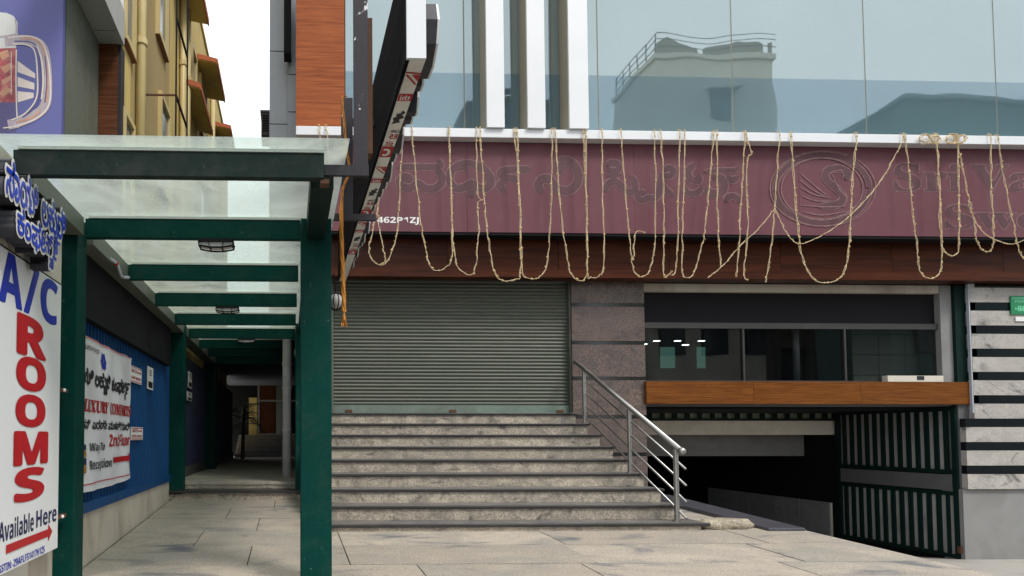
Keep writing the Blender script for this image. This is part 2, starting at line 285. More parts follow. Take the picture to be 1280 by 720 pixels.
# ------------------------------------------------------------------ mesh builder and object tree
ORG = {}
class MB:
    def __init__(s): s.v, s.f, s.mi, s.k = [], [], [], 0
    def quad(s, *p):
        b = len(s.v); s.v += [tuple(x) for x in p]; s.f.append(tuple(range(b, b + len(p)))); s.mi.append(s.k); return s
    def box(s, x0, x1, y0, y1, z0, z1):
        b = len(s.v)
        s.v += [(x, y, z) for x in (x0, x1) for y in (y0, y1) for z in (z0, z1)]
        for q in ((0, 1, 3, 2), (4, 6, 7, 5), (0, 4, 5, 1), (2, 3, 7, 6), (0, 2, 6, 4), (1, 5, 7, 3)):
            s.f.append(tuple(b + i for i in q)); s.mi.append(s.k)
        return s
    def prism(s, poly, d):              # polygon of 3-D points, extruded by vector d
        b = len(s.v); n = len(poly); d = Vector(d)
        s.v += [tuple(Vector(p)) for p in poly] + [tuple(Vector(p) + d) for p in poly]
        s.f += [tuple(range(b + n - 1, b - 1, -1)), tuple(range(b + n, b + 2 * n))]; s.mi += [s.k, s.k]
        for i in range(n):
            j = (i + 1) % n; s.f.append((b + i, b + j, b + n + j, b + n + i)); s.mi.append(s.k)
        return s
    def tube(s, pts, r, n=6, cap=True):
        pts = [Vector(p) for p in pts]; b = len(s.v); m = len(pts)
        rr = r if isinstance(r, (list, tuple)) else [r] * m
        t0 = (pts[1] - pts[0]).normalized()
        u = t0.orthogonal().normalized()
        for i, p in enumerate(pts):
            t = (pts[min(i + 1, m - 1)] - pts[max(i - 1, 0)])
            t = t.normalized() if t.length > 1e-9 else t0
            u = (u - t * u.dot(t)); u = u.normalized() if u.length > 1e-6 else t.orthogonal().normalized()
            w_ = t.cross(u)
            for k in range(n):
                a = 2 * math.pi * k / n; s.v.append(tuple(p + (u * math.cos(a) + w_ * math.sin(a)) * rr[i]))
        for i in range(m - 1):
            for k in range(n):
                k2 = (k + 1) % n
                s.f.append((b + i * n + k, b + i * n + k2, b + (i + 1) * n + k2, b + (i + 1) * n + k)); s.mi.append(s.k)
        if cap:
            s.f.append(tuple(b + k for k in range(n - 1, -1, -1))); s.mi.append(s.k)
            s.f.append(tuple(b + (m - 1) * n + k for k in range(n))); s.mi.append(s.k)
        return s
    def octa(s, p, r, sx=1, sy=1, sz=1):
        b = len(s.v); p = Vector(p)
        s.v += [tuple(p + Vector(q)) for q in ((r * sx, 0, 0), (-r * sx, 0, 0), (0, r * sy, 0), (0, -r * sy, 0), (0, 0, r * sz), (0, 0, -r * sz))]
        for q in ((0, 2, 4), (2, 1, 4), (1, 3, 4), (3, 0, 4), (2, 0, 5), (1, 2, 5), (3, 1, 5), (0, 3, 5)):
            s.f.append(tuple(b + i for i in q)); s.mi.append(s.k)
        return s
    def ball(s, c, r, nu=10, nv=6, sc3=(1, 1, 1)):
        b = len(s.v)
        for i in range(nv + 1):
            th = math.pi * i / nv
            for k in range(nu):
                a = 2 * math.pi * k / nu
                s.v.append((c[0] + r * sc3[0] * math.sin(th) * math.cos(a), c[1] + r * sc3[1] * math.sin(th) * math.sin(a), c[2] + r * sc3[2] * math.cos(th)))
        for i in range(nv):
            for k in range(nu):
                k2 = (k + 1) % nu
                s.f.append((b + i * nu + k, b + (i + 1) * nu + k, b + (i + 1) * nu + k2, b + i * nu + k2)); s.mi.append(s.k)
        return s
    def mesh(s, name, mats, org=(0, 0, 0), smooth=False):
        me = bpy.data.meshes.new(name); o = Vector(org)
        me.from_pydata([tuple(Vector(v) - o) for v in s.v], [], s.f)
        mats = mats if isinstance(mats, (list, tuple)) else [mats]
        for m in mats: me.materials.append(M[m] if isinstance(m, str) else m)
        me.polygons.foreach_set('material_index', s.mi)
        bm = bmesh.new(); bm.from_mesh(me); bmesh.ops.recalc_face_normals(bm, faces=bm.faces); bm.to_mesh(me); bm.free()
        if smooth: me.polygons.foreach_set('use_smooth', [True] * len(me.polygons))
        me.update(); return me
    def build(s, name, mats, parent=None, smooth=False, bevel=0):
        org = ORG[parent.name] if parent else (0, 0, 0)
        if not parent and s.v:
            xs = [v[0] for v in s.v]; ys = [v[1] for v in s.v]; zs = [v[2] for v in s.v]
            org = ((min(xs) + max(xs)) / 2, (min(ys) + max(ys)) / 2, min(zs))
        me = s.mesh(name, mats, org, smooth)
        o = bpy.data.objects.new(name, me); COL.objects.link(o)
        ORG[o.name] = Vector(org)
        if parent: o.parent = parent
        else: o.location = org
        if bevel:
            bv = o.modifiers.new('bevel', 'BEVEL'); bv.width = bevel; bv.segments = 2; bv.limit_method = 'ANGLE'; bv.angle_limit = R(50)
        return o
def put(me, name, parent, pos, scale=None):     # another piece sharing a mesh; pos in world
    o = bpy.data.objects.new(name, me); COL.objects.link(o); o.parent = parent
    o.location = Vector(pos) - ORG[parent.name]; ORG[o.name] = Vector(pos)
    if scale: o.scale = scale
    return o
def thing(name, label, cat, loc=(0, 0, 0), group=None):
    o = bpy.data.objects.new(name, None); COL.objects.link(o); o.location = loc; o.empty_display_size = .2
    ORG[o.name] = Vector(loc); return tag(o, label, cat, group)
def tag(o, label, cat, group=None):
    o['label'] = label; o['category'] = cat
    if group: o['group'] = group
    return o
def struct(o): o['kind'] = 'structure'; return o

# ------------------------------------------------------------------ lettering
def glyphs(body, off=0.0, ext=0.0):
    c = bpy.data.curves.new('t', 'FONT'); c.body = body; c.size = 1; c.offset = off; c.extrude = ext; c.resolution_u = 3
    o = bpy.data.objects.new('t', c); COL.objects.link(o)
    bpy.context.view_layer.update()
    me = bpy.data.meshes.new_from_object(o.evaluated_get(bpy.context.evaluated_depsgraph_get()))
    v = [tuple(p.co) for p in me.vertices]; f = [tuple(p.vertices) for p in me.polygons]
    bpy.data.objects.remove(o); bpy.data.curves.remove(c); bpy.data.meshes.remove(me)
    return v, f
def fat(vf, r, n=8, dz=.0002, squash=1):
    """thicken glyphs by overlaying shifted copies, each a hair apart"""
    v, f = vf; V, Fc = list(v), list(f)
    for k in range(n):
        b = len(V); dx, dy = r * math.cos(k * 2 * math.pi / n), r * math.sin(k * 2 * math.pi / n)
        V += [(p[0] + dx, p[1] + dy, p[2] - dz * (k + 1)) for p in v]; Fc += [tuple(i + b for i in q) for q in f]
    return V, Fc
def bold(s):
    return ''.join(chr(0x1D5D4 + ord(c) - 65) if 'A' <= c <= 'Z' else chr(0x1D5EE + ord(c) - 97) if 'a' <= c <= 'z' else chr(0x1D7EC + ord(c) - 48) if '0' <= c <= '9' else c for c in s)
def serif(s):
    return ''.join(chr(0x1D400 + ord(c) - 65) if 'A' <= c <= 'Z' else chr(0x1D41A + ord(c) - 97) if 'a' <= c <= 'z' else c for c in s)
def compose(pieces, off=0, ext=0):      # Kannada clusters: ('x', None) follows on, ('x', 'sub') hangs small under the last
    V, Fc, cur, last = [], [], 0, (0, 1)
    for sx, mode in pieces:
        if sx == ' ': cur += .35; continue
        v, f = glyphs(sx, off * (1 if mode is None else .7), ext)
        if not v: continue
        x0, x1 = min(p[0] for p in v), max(p[0] for p in v)
        b = len(V)
        if mode == 'sub':
            k = .55; cx = last[1] - .12
            V += [((p[0] - (x0 + x1) / 2) * k + cx, p[1] * k - .36, p[2]) for p in v]
        elif mode == 'sup':
            V += [(p[0] - x0 + cur + .02, p[1], p[2]) for p in v]; cur += x1 - x0 + .05
        else:
            V += [(p[0] - x0 + cur, p[1], p[2]) for p in v]; last = (cur, cur + x1 - x0); cur += x1 - x0 + .07
        Fc += [tuple(i + b for i in q) for q in f]
    return V, Fc
def lay(mb, vf, o, ux, uy, un, width=None, height=None, x0=None):
    """lay glyph mesh on a plane: o = lower-left corner, ux/uy unit axes, un outward; fitted to width x height"""
    v, f = vf
    if not v: return
    xa, xb = min(p[0] for p in v), max(p[0] for p in v); ya, yb = min(p[1] for p in v), max(p[1] for p in v)
    kx = width / (xb - xa) if width else None; ky = height / (yb - ya) if height else None
    kx = kx or ky; ky = ky or kx
    o, ux, uy, un = Vector(o), Vector(ux), Vector(uy), Vector(un)
    b = len(mb.v)
    mb.v += [tuple(o + ux * (p[0] - xa) * kx + uy * (p[1] - ya) * ky + un * p[2]) for p in v]
    mb.f += [tuple(i + b for i in q) for q in f]; mb.mi += [mb.k] * len(f)
SIDE = dict(ux=(0, 1, 0), uy=(0, 0, 1), un=(1, 0, 0))      # boards on the left wall, facing +X
FRONT = dict(ux=(1, 0, 0), uy=(0, 0, 1), un=(0, -1, 0))    # facing the camera
def ribbon(mb, pts, wd, Y, thick=.004):                    # flat stroke on a wall y = Y; wd half width
    P = []
    for i in range(len(pts) - 1):
        a, b = Vector(pts[i]), Vector(pts[i + 1]); n = max(1, int((b - a).length / .05))
        P += [a.lerp(b, k / n) for k in range(n)]
    P.append(Vector(pts[-1]))
    b = len(mb.v); m = len(P)
    for i, p in enumerate(P):
        t = (P[min(i + 1, m - 1)] - P[max(i - 1, 0)]).normalized(); q = Vector((-t.y, t.x))
        e = .35 + .65 * min(1, min(i, m - 1 - i) / 1.5)
        for s in (-1, 1): mb.v.append((p.x + q.x * wd * e * s, Y - thick - i * .00003, p.y + q.y * wd * e * s))
    for i in range(m - 1):
        mb.f.append((b + 2 * i, b + 2 * i + 1, b + 2 * i + 3, b + 2 * i + 2)); mb.mi.append(mb.k)
def smooth_path(pts, n=5):
    P = [Vector(p) for p in pts]; out = []
    for i in range(len(P) - 1):
        p0, p1, p2, p3 = P[max(i - 1, 0)], P[i], P[i + 1], P[min(i + 2, len(P) - 1)]
        for k in range(n):
            t = k / n
            out.append(.5 * ((2 * p1) + (p2 - p0) * t + (2 * p0 - 5 * p1 + 4 * p2 - p3) * t * t + (3 * p1 - p0 - 3 * p2 + p3) * t ** 3))
    return out + [P[-1]]

# ------------------------------------------------------------------ the ground
gz = lambda Y: .044 * (Y - 6.7)                 # the pavement rises gently to the steps
EDGE = 5.46
XW = -1.68                                      # face of the passage's left wall
road = MB().quad((-300, -300, -.47), (300, -300, -.47), (300, 2.4, -.47), (-300, 2.4, -.47))
road.quad((-300, 2.4, -.47), (-8, 2.4, -.47), (-8, 300, -.47), (-300, 300, -.47))
road.quad((13.5, 2.4, -.47), (300, 2.4, -.47), (300, 300, -.47), (13.5, 300, -.47))
road.quad((-8, 24, -.47), (13.5, 24, -.47), (13.5, 300, -.47), (-8, 300, -.47))
struct(road.build('road', 'asphalt'))
pav = MB()
def wedge(mb, x0, x1, y0, y1, zf, zb):
    mb.prism([(x0, y0, zb), (x0, y1, zb), (x0, y1, zf(y1)), (x0, y0, zf(y0))], (x1 - x0, 0, 0))
wedge(pav, -8, EDGE, 2.4, 9.05, lambda y: gz(y) - .012, -1.4)
pav_o = struct(pav.build('pavement', 'joint'))
rows = [2.4, 3.05, 3.8, 4.56, 5.31, 6.04, 6.80, 7.55, 8.30, 9.03]
cols = {0: [-1.66, -.2, 1.2, 3.1, EDGE], 1: [-1.66, .4, 2.5, 4.2, EDGE], 2: [-1.66, -.6, .42, 1.7, 3.6, EDGE], 3: [-1.66, .1, 1.05, 2.42, 4.1, EDGE],
        4: [-1.66, -.35, .5, 2.58, 4.35, EDGE], 5: [-1.66, -.9, .5, 2.62, 4.6, EDGE], 6: [-1.66, -.35, .42, 4.45, EDGE], 7: [-1.66, -.75, .42, 4.45, EDGE], 8: [-1.66, -.2, .42, 4.45, EDGE]}
for i in range(len(rows) - 1):
    y0, y1 = rows[i] + .005, rows[i + 1] - .005
    for a, b in zip(cols[i][:-1], cols[i][1:]):
        x0, x1 = a + .005, b - .005; j = rnd.uniform(-.002, .003)
        s = MB(); wedge(s, x0, x1, y0, y1, lambda y: gz(y) + j, gz(y0) - .03)
        s.build('stone_slab', 'slab', pav_o)
# driveway going down into the basement
drv = MB()
dz = lambda Y: -.45 - (Y - 2.4) * .0565 if Y < 9.3 else -.84 - (Y - 9.3) * .13
for a, b in ((2.4, 9.3), (9.3, 21)):
    drv.prism([(EDGE + .002, a, dz(a) - .3), (EDGE + .002, b, dz(b) - .3), (EDGE + .002, b, dz(b)), (EDGE + .002, a, dz(a))], (13.5 - EDGE, 0, 0))
struct(drv.build('driveway', 'drive'))
c = MB(); c.prism([(5.03, 6.62, gz(6.62) - .02), (5.03, 9.05, .10), (5.03, 9.05, .16), (5.03, 6.62, .03)], (.40, 0, 0))
tag(c.build('curb', 'curb', bevel=.01), 'dark slate curb slab along the top of the basement ramp', 'curb')
b = MB(); b.ball((4.70, 6.82, .045), .1, 18, 10, (3.1, 1.2, .95))
for i, v in enumerate(b.v):
    k = 1 + .16 * math.sin(v[0] * 21 + v[2] * 33) + .07 * math.sin(v[0] * 57 + v[1] * 41)
    b.v[i] = (4.70 + (v[0] - 4.70) * (1 + .07 * math.sin(v[2] * 60)), 6.82 + (v[1] - 6.82) * k, min(.105, .045 + (v[2] - .045) * k))
tag(b.build('boulder', 'boulder', smooth=True), 'long pale rough stone lying by the foot of the steel railing', 'stone')

# ------------------------------------------------------------------ commercial building with its shop front
FY = 9.10                                       # plane of the wood band and stone pillar
bld = thing('commercial_building', 'shop building with mirrored upper glass, timber band and granite pillar', 'building', (6, 9.3, 0))
XR = 13.2
z_of = lambda py, Y, px=740: at(px, py, Y).z
x_of = lambda px, Y, py=400: at(px, py, Y).x
zL0, zL1 = z_of(173.5, 8.7, 740), z_of(162.5, 8.7, 740)          # white ledge
zS0 = z_of(291.5, 8.84, 740)                                       # bottom of the purple sign
zW0 = z_of(347.5, FY, 740)                                         # bottom of the wood band
X0 = x_of(370, 9.0, 100)
wl = MB()
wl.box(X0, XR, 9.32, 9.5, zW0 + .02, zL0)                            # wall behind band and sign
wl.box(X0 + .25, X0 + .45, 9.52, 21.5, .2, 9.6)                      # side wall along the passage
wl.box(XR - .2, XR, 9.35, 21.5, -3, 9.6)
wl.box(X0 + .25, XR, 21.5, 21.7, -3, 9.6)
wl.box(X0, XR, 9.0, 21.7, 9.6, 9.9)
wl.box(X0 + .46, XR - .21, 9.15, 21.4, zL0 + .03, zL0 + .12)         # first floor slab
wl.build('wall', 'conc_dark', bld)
MB().box(X0 - .004, XR, 8.70, 9.30, zL0, zL1).build('ledge', 'white_acp', bld, bevel=.006)
# timber band: laminate panels with open joints
jx = [x_of(p, FY, 330) for p in (281, 420, 559, 698, 837, 976, 1115, 1254, 1393, 1532)]; jx[0] = X0
for a, b_ in zip(jx[:-1], jx[1:]):
    MB().box(a + .003, min(b_, XR) - .003, FY, FY + .2, zW0 + .125, zS0 + .1).build('timber_panel', 'wood_dark', bld)
MB().box(X0, XR, FY - .012, FY + .21, zW0, zW0 + .122).build('timber_trim', 'wood_dark', bld)
# upper floor: wood cladding, mirrored panes, fins
xg = x_of(431, 9.0, 80)
for k in range(6):
    MB().box(X0, xg - .004, 8.97, 9.1, zL1 + .55 * k + .002, zL1 + .55 * (k + 1) - .0).build('cladding_board', 'wood_red', bld)
sx = [xg, x_of(580, 9, 90), x_of(747, 9, 90), x_of(915, 9, 90), x_of(1081, 9, 90), x_of(1244, 9, 90)]
sx += [sx[-1] + 1.85, XR]
for a, b_ in zip(sx[:-1], sx[1:]):
    MB().box(a + .009, b_ - .009, 9.0, 9.012, zL1 + .002, 9.5).build('glass_pane', 'upper_glass', bld)
    MB().box(b_ - .009, b_ + .009, 9.004, 9.05, zL1 + .002, 9.5).build('glazing_joint', 'joint_seal', bld)
    MB().box(a + .011, b_ - .011, 8.9955, 8.9985, zL1 + .002, z_of(97, 9.0, 900)).build('window_film', 'film', bld)
for p0, p1 in ((608, 630), (659, 681), (711, 735)):
    a, b_ = x_of(p0, 8.66, 80), x_of(p1, 8.66, 80)
    f = MB().box(a, b_, 8.66, 8.70, zL1 + .002, 9.5).build('fin', 'white_acp', bld)
    MB().box(a + .01, b_ - .01, 8.70, 8.998, zL1 + .003, 9.5).build('fin_side', 'bronze', f)
# granite pillar: blocks between polished black bands
PY_ = 9.36
xp0, xp1 = x_of(715, PY_, 420), x_of(806, PY_, 420)
gy = [345, 381, 428.5, 473, 521, 568, 616, 664]
zz = [z_of(y, PY_, 760) for y in gy]
for k in range(len(zz) - 1):
    top = zz[k] - (.028 if k else -.3); bot = zz[k + 1] + .028
    MB().box(xp0, xp1, PY_, PY_ + .4, bot, min(top, zW0 + .1)).build('stone_block', 'pillar', bld)
    MB().box(xp0 + .004, xp1 - .004, PY_ + .008, PY_ + .39, zz[k + 1] - .028, zz[k + 1] + .028).build('stone_band', 'black_stone', bld)
# roller shutter
xs0, xs1 = x_of(417, 9.45, 430), x_of(710, 9.45, 430)
zf = z_of(519, 9.3, 560)
sh = MB().box(xs0 - .02, xs1 + .02, 9.50, 9.51, zf, zW0 + .5).build('roller_shutter', 'shutter', bld)
pitch = .0540; slat = MB(); prof = [(0, 0), (-.010, .006), (-.017, .018), (-.019, .027), (-.015, .038), (-.006, .046), (0, .049), (0, .054)]
zb = zf + .155
W_ = xs1 - xs0
for (ya, za), (yb, zc) in zip(prof[:-1], prof[1:]):
    slat.quad((0, ya, za), (W_, ya, za), (W_, yb, zc), (0, yb, zc))
sm = slat.mesh('shutter_slat', 'shutter')
for k in range(int((zW0 + .1 - zb) / pitch) + 1):
    put(sm, 'shutter_slat', sh, (xs0, 9.495, zb + k * pitch))
MB().box(xs0, xs1, 9.462, 9.494, zf + .008, zb).build('base_rail', 'shutter_base', sh)
for px in (436, 566, 700):
    x = x_of(px, 9.46, 512); m_ = MB().box(x - .05, x + .05, 9.445, 9.461, zf + .05, zf + .085)
    m_.build('lock', 'rust', sh)
for a in (xs0 - .09, xs1):
    MB().box(a, a + .085, 9.40, 9.52, zf - .002, zW0 + .1).build('shutter_guide', 'shutter', bld)
MB().box(X0, xs0 - .09, 9.36, 9.52, -.1, zW0 + .1).build('jamb_wall', 'grey_acp', bld)
# shop window right of the pillar
WY = 9.42
xw0, xw1 = xp1 + .002, x_of(1173, WY, 420)
SLY = 9.30
zSill1, zSill0 = z_of(477, SLY, 1000), z_of(505, SLY, 1000)
xq1 = x_of(1213, SLY, 480)
for a, b_ in ((808, 942), (942, 1076), (1076, 1213)):
    MB().box(x_of(a, SLY, 490) + .002, x_of(b_, SLY, 490) - .002, SLY, SLY + .1, zSill0, zSill1).build('sill_board', 'wood_sill', bld)
MB().box(xw0, xq1, SLY + .101, 9.8, zSill0 - .02, zSill1 - .004).build('sill_core', 'conc_dark', bld)
zH0, zT1, zT0 = z_of(366, WY, 1000), z_of(404, WY, 1000), z_of(411, WY, 1000)
MB().box(xw0, xw1, WY - .03, WY + .3, zH0, zW0 - .004).build('window_header', 'cream_wall', bld)
MB().box(xw0, xw1, WY + .05, WY + .09, zT1, zH0).build('dark_header_panel', 'black', bld)
fr = MB().box(xw0, xw1, WY, WY + .07, zT0, zT1)
for px in (930, 1057):
    x = x_of(px, WY, 440); fr.box(x - .014, x + .014, WY + .002, WY + .068, zSill1, zT0)
fr.box(xw0, xw1, WY + .001, WY + .069, zSill1 - .003, zSill1 + .025)
fr.build('window_frame', mat('dark_window_frame', (.035, .034, .033, 1), .5), bld)
edges = [xw0, x_of(930, WY, 440), x_of(1057, WY, 440), xw1]
for a, b_ in zip(edges[:-1], edges[1:]):
    MB().box(a + .016, b_ - .016, WY + .03, WY + .038, zSill1 + .026, zT0 - .001).build('window_pane', 'dark_glass', bld)
MB().box(xw1, x_of(1187, WY, 420), WY - .04, WY + .3, zSill1 + .002, zW0 - .004).build('window_post', 'concrete', bld)
MB().box(x_of(1187, WY, 420) + .002, x_of(1212, WY, 420), WY - .09, WY + .35, zSill1 + .002, zW0 - .004).build('green_post', 'green_dark', bld)
# room behind the window
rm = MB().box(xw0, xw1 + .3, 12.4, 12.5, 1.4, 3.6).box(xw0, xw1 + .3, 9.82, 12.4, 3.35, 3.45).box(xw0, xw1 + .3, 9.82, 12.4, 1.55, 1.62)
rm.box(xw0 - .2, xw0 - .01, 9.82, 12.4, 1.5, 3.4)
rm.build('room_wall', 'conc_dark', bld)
for px, py in ((806, 430), (822, 426), (848, 426), (858, 431), (878, 426)):
    p = at(px, py, 11.0); MB().box(p.x - .05, p.x + .05, 11.0, 11.05, p.z - .006, p.z + .008).build('ceiling_lamp', 'lamp_on', bld)
for p0, p1 in ((826, 843), (872, 881)):
    a, b_ = at(p0, 460, 12.38), at(p1, 434, 12.38); MB().box(a.x, b_.x, 12.37, 12.398, a.z, b_.z).build('interior_window', 'lit_win', bld)
cu = MB(); n = 60; a, b_ = x_of(938, 9.75, 440), x_of(1052, 9.75, 440)
for i in range(n):
    q = lambda t: (a + (b_ - a) * t, 9.77 + .05 * math.sin(t * 55) + .03 * math.sin(t * 23))
    p, r_ = q(i / n), q((i + 1) / n); cu.quad((p[0], p[1], 1.63), (r_[0], r_[1], 1.63), (r_[0], r_[1], 2.9), (p[0], p[1], 2.9))
cu.build('curtain', mat('curtain_cloth', (.055, .055, .06, 1), .8), bld)
x = x_of(995, 9.62, 440); MB().tube([(x, 9.62, 1.81), (x, 9.62, 2.9)], .045, 10).build('interior_pipe', 'pvc', bld, smooth=True)
tl = MB().box(0, .415, 0, .02, 0, .315).mesh('wall_tile', 'far_cream')
x = x_of(1066, 9.85, 440)
for i in range(3):
    for k in range(4): put(tl, 'wall_tile', bld, (x + i * .43, 9.85, 1.64 + k * .325))
# basement
GXB = x_of(1043, 11.56, 530)
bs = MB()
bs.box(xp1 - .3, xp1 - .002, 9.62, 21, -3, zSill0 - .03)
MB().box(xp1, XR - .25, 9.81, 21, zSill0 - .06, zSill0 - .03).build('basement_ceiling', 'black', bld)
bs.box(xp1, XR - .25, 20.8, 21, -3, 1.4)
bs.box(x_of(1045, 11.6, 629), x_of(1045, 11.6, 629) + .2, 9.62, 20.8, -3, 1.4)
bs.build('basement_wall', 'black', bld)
GBY = 11.56                                     # beam and vent grille cross the ramp behind the open gate leaf
MB().box(xp1 + .01, GXB, GBY, GBY + .3, z_of(543.5, GBY, 930), z_of(526, GBY, 930)).build('beam', mat('pale_beam', (.72, .66, .56, 1), .85, .08, dirt=(.4, .35, .28, 1), dirt_amt=.4), bld)
MB().box(xp1 + .01, x_of(1046, 12.3, 530), 12.3, 12.5, z_of(570, 12.3, 930), z_of(540, 12.3, 930)).build('lintel', 'concrete', bld)
xb = x_of(1045, 11.6, 629)
MB().box(xb - .012, xb - .001, 11.68, 15.2, -1.6, z_of(629, 11.6, 1045) - .004).build('tile_bed', 'far_cream', bld)
for k in range(5):
    y0 = 11.70 + k * .70
    MB().box(xb - .035, xb - .013, y0 + .014, y0 + .686, -1.3, z_of(629, 11.6, 1045)).build('wall_tile', 'grey_tile', bld)
gr = MB(); za, zb_ = z_of(523, GBY, 930), z_of(510, GBY, 930)
gr.box(xp1 + .01, GXB, GBY - .05, GBY - .01, zb_, zb_ + .12).box(xp1 + .01, GXB, GBY - .05, GBY - .01, za - .035, za)
gr.build('vent_grille', 'green_dark', bld)
for k in range(15):
    x = x_of(811 + 15.6 * k, GBY, 516); MB().box(max(x - .04, xp1 + .012), x + .04, GBY - .045, GBY - .015, za + .001, zb_ - .001).build('grille_bar', 'green_dark', bld)
MB().box(xp1 + .01, GXB, GBY + .06, GBY + .09, za, zb_ + .04).build('backing_sheet', mat('pale_green_sheet', (.50, .54, .40, 1), .6), bld)  # pale sheet stands in for the lit wall behind the grille
# striped granite wall at the right
sw = thing('striped_wall', 'concrete wall with veined white and black granite stripes beside the gate', 'wall', (11, 9.3, dz(9.3)))
xz = x_of(1203, 9.3, 600)
zc = z_of(612, 9.26, 1240)
MB().box(xz, XR - .21, 9.30, 9.6, dz(9.3) - .1, zc).build('concrete_base', 'concrete', sw)
MB().box(xz + .02, XR - .21, 9.34, 9.58, zc + .003, zW0 - .01).build('wall_core', 'conc_dark', sw)
MB().box(x_of(1213, 9.26, 430), x_of(1221, 9.26, 430), 9.262, 9.30, z_of(516, 9.2, 1217), zW0 - .004).build('edge_trim', 'grey_acp', sw)
wb = [(340, 72), (92, 125), (148, 180), (200, 235), (255, 290)]
bl = [378, 406, 435, 464.5, 493.5, 522.5, 552, 582, 612]      # top rows of the black stripes in the photo at x=1240
pitch_s = (z_of(bl[0], 9.26, 1240) - z_of(bl[7], 9.26, 1240)) / 7
for k in range(-1, 8):
    zt = z_of(bl[0], 9.26, 1240) - k * pitch_s
    lo = k >= 5
    xa_ = x_of(1209 if lo else 1221, 9.26, 600) + .004
    if zt - .13 > zc - .2 and zt < zW0:
        MB().box(xa_, XR - .21, 9.262, 9.338, zt - .125, zt).build('black_stripe', 'black_stone', sw)
    zl = zt - pitch_s + .002
    if zl > zc - .05:
        MB().box(xa_, XR - .21, 9.254 if lo else 9.258, 9.337, zl, zt - .127).build('white_stripe', 'white_stone', sw)

# ------------------------------------------------------------------ purple fascia sign with the ghosts of its old letters
SY = 8.84
fas = thing('fascia_sign', 'long purple shop fascia with ghost outlines of removed Kannada letters and swan emblem', 'sign', (6, SY, zS0))
pj = [X0, 2.5, 4.9, 7.3, 9.7, XR]
for a, b_ in zip(pj[:-1], pj[1:]):
    MB().box(a + .0015, b_ - .0015, SY, 9.3, zS0, zL0 - .003).build('sign_panel', 'purple', fas)
MB().box(X0 + .01, XR - .01, SY + .012, 9.05, zS0 - .035, zS0 - .002).build('edge_strip', 'black', fas)
P2 = lambda px, py: (lambda p: (p.x, p.z))(at(px, py, SY))
st = []
r4 = lambda *q: [(470 + a / 4.571, 170 + b / 4.571) for a, b in q]
r5 = lambda *q: [(730 + a / 5.565, 170 + b / 5.565) for a, b in q]
st.append((r4((120, 178), (230, 176), (340, 176), (372, 165), (350, 138)), 4))
st.append((r4((200, 262), (180, 235), (150, 238), (135, 265), (152, 292), (200, 296), (240, 272), (280, 298), (335, 300), (370, 272), (375, 230), (345, 190)), 5))
st.append((r4((575, 172), (540, 155), (480, 160), (455, 180), (520, 178)), 4))
st.append((r4((455, 170), (425, 210), (425, 265), (460, 300), (510, 290), (545, 270), (580, 292), (625, 300), (655, 270), (645, 220), (600, 180), (570, 165)), 5))
st.append((r4((545, 280), (545, 350)), 6))
st.append((r4((890, 190), (800, 192), (720, 200), (712, 225), (760, 240), (820, 248)), 4.5)); st.append((r4((735, 260), (705, 285), (740, 318)), 5))
st.append((r4((955, 320), (925, 290), (945, 250), (990, 245), (1010, 270), (1040, 305), (1100, 312), (1145, 275), (1155, 220), (1130, 165), (1085, 140), (1045, 155), (1050, 185), (1085, 185)), 5.5))
st.append((r5((160, 210), (190, 185), (235, 195), (240, 235), (190, 245), (165, 225)), 4)); st.append((r5((165, 280), (260, 270)), 3))
st.append((r5((140, 385), (165, 335), (215, 315), (265, 350), (310, 395), (355, 370), (345, 310), (310, 280)), 4.5))
st.append((r5((430, 405), (395, 395), (370, 425), (400, 450), (450, 430), (490, 435), (520, 400), (525, 330), (540, 260)), 4))
st.append((r5((560, 245), (590, 220), (625, 250), (590, 280), (545, 270)), 4)); st.append((r5((540, 330), (575, 375), (625, 415)), 3.5))
st.append((r5((775, 195), (725, 240), (740, 300), (800, 310), (790, 270)), 4.5)); st.append((r5((695, 350), (720, 395), (790, 395), (815, 350)), 4))
st.append((r5((835, 248), (940, 240), (1040, 238), (1075, 222)), 3)); st.append((r5((845, 360), (880, 395), (950, 395), (975, 350), (950, 290), (900, 290)), 5))
st.append((r5((1000, 280), (1030, 310), (1080, 280)), 4)); st.append((r5((985, 460), (1000, 425), (1045, 420), (1090, 460)), 4))
r6 = lambda *q: [(940 + a / 3.765, 165 + b / 3.765) for a, b in q]
oval = lambda cx, cy, rx, ry, a0=0, a1=360: [(cx + rx * math.cos(R(a)), cy + ry * math.sin(R(a))) for a in range(a0, a1 + 1, 10)]
thin = [oval(1028, 236, 66, 47), oval(1027, 236, 51, 38)]
st.append((oval(1027.5, 236, 58.5, 42.5), 3.2))
st.append((r6((440, 225), (450, 190), (400, 172), (350, 185), (350, 225), (400, 270), (430, 310), (390, 345), (310, 350)), 4.5))
for q in (((225, 195), (290, 250), (350, 300)), ((222, 225), (280, 270), (345, 305)), ((225, 260), (290, 295), (370, 310)), ((230, 300), (300, 325), (390, 325)),
          ((225, 345), (330, 352), (440, 350)), ((235, 375), (330, 392), (450, 372)), ((250, 405), (330, 415), (420, 402)),
          ((360, 195), (420, 180), (425, 225)), ((375, 200), (410, 270), (445, 310), (430, 350))):
    thin.append(r6(*q))
edge, core = MB(), MB()
def inflate(pts): return [P2(*p) for p in [tuple(v) for v in smooth_path([(a, b, 0) for a, b in pts], 4)] for p in [p[:2]]]
for i, (pts, wd) in enumerate(st):
    q = inflate(pts); ribbon(edge, q, (wd + 1.0) * .0111, SY, .0015 + .0001 * i); ribbon(core, q, (wd - .2) * .0111, SY, .004 + .0001 * i)
for pts in thin: ribbon(edge, inflate(pts), .008, SY, .007)
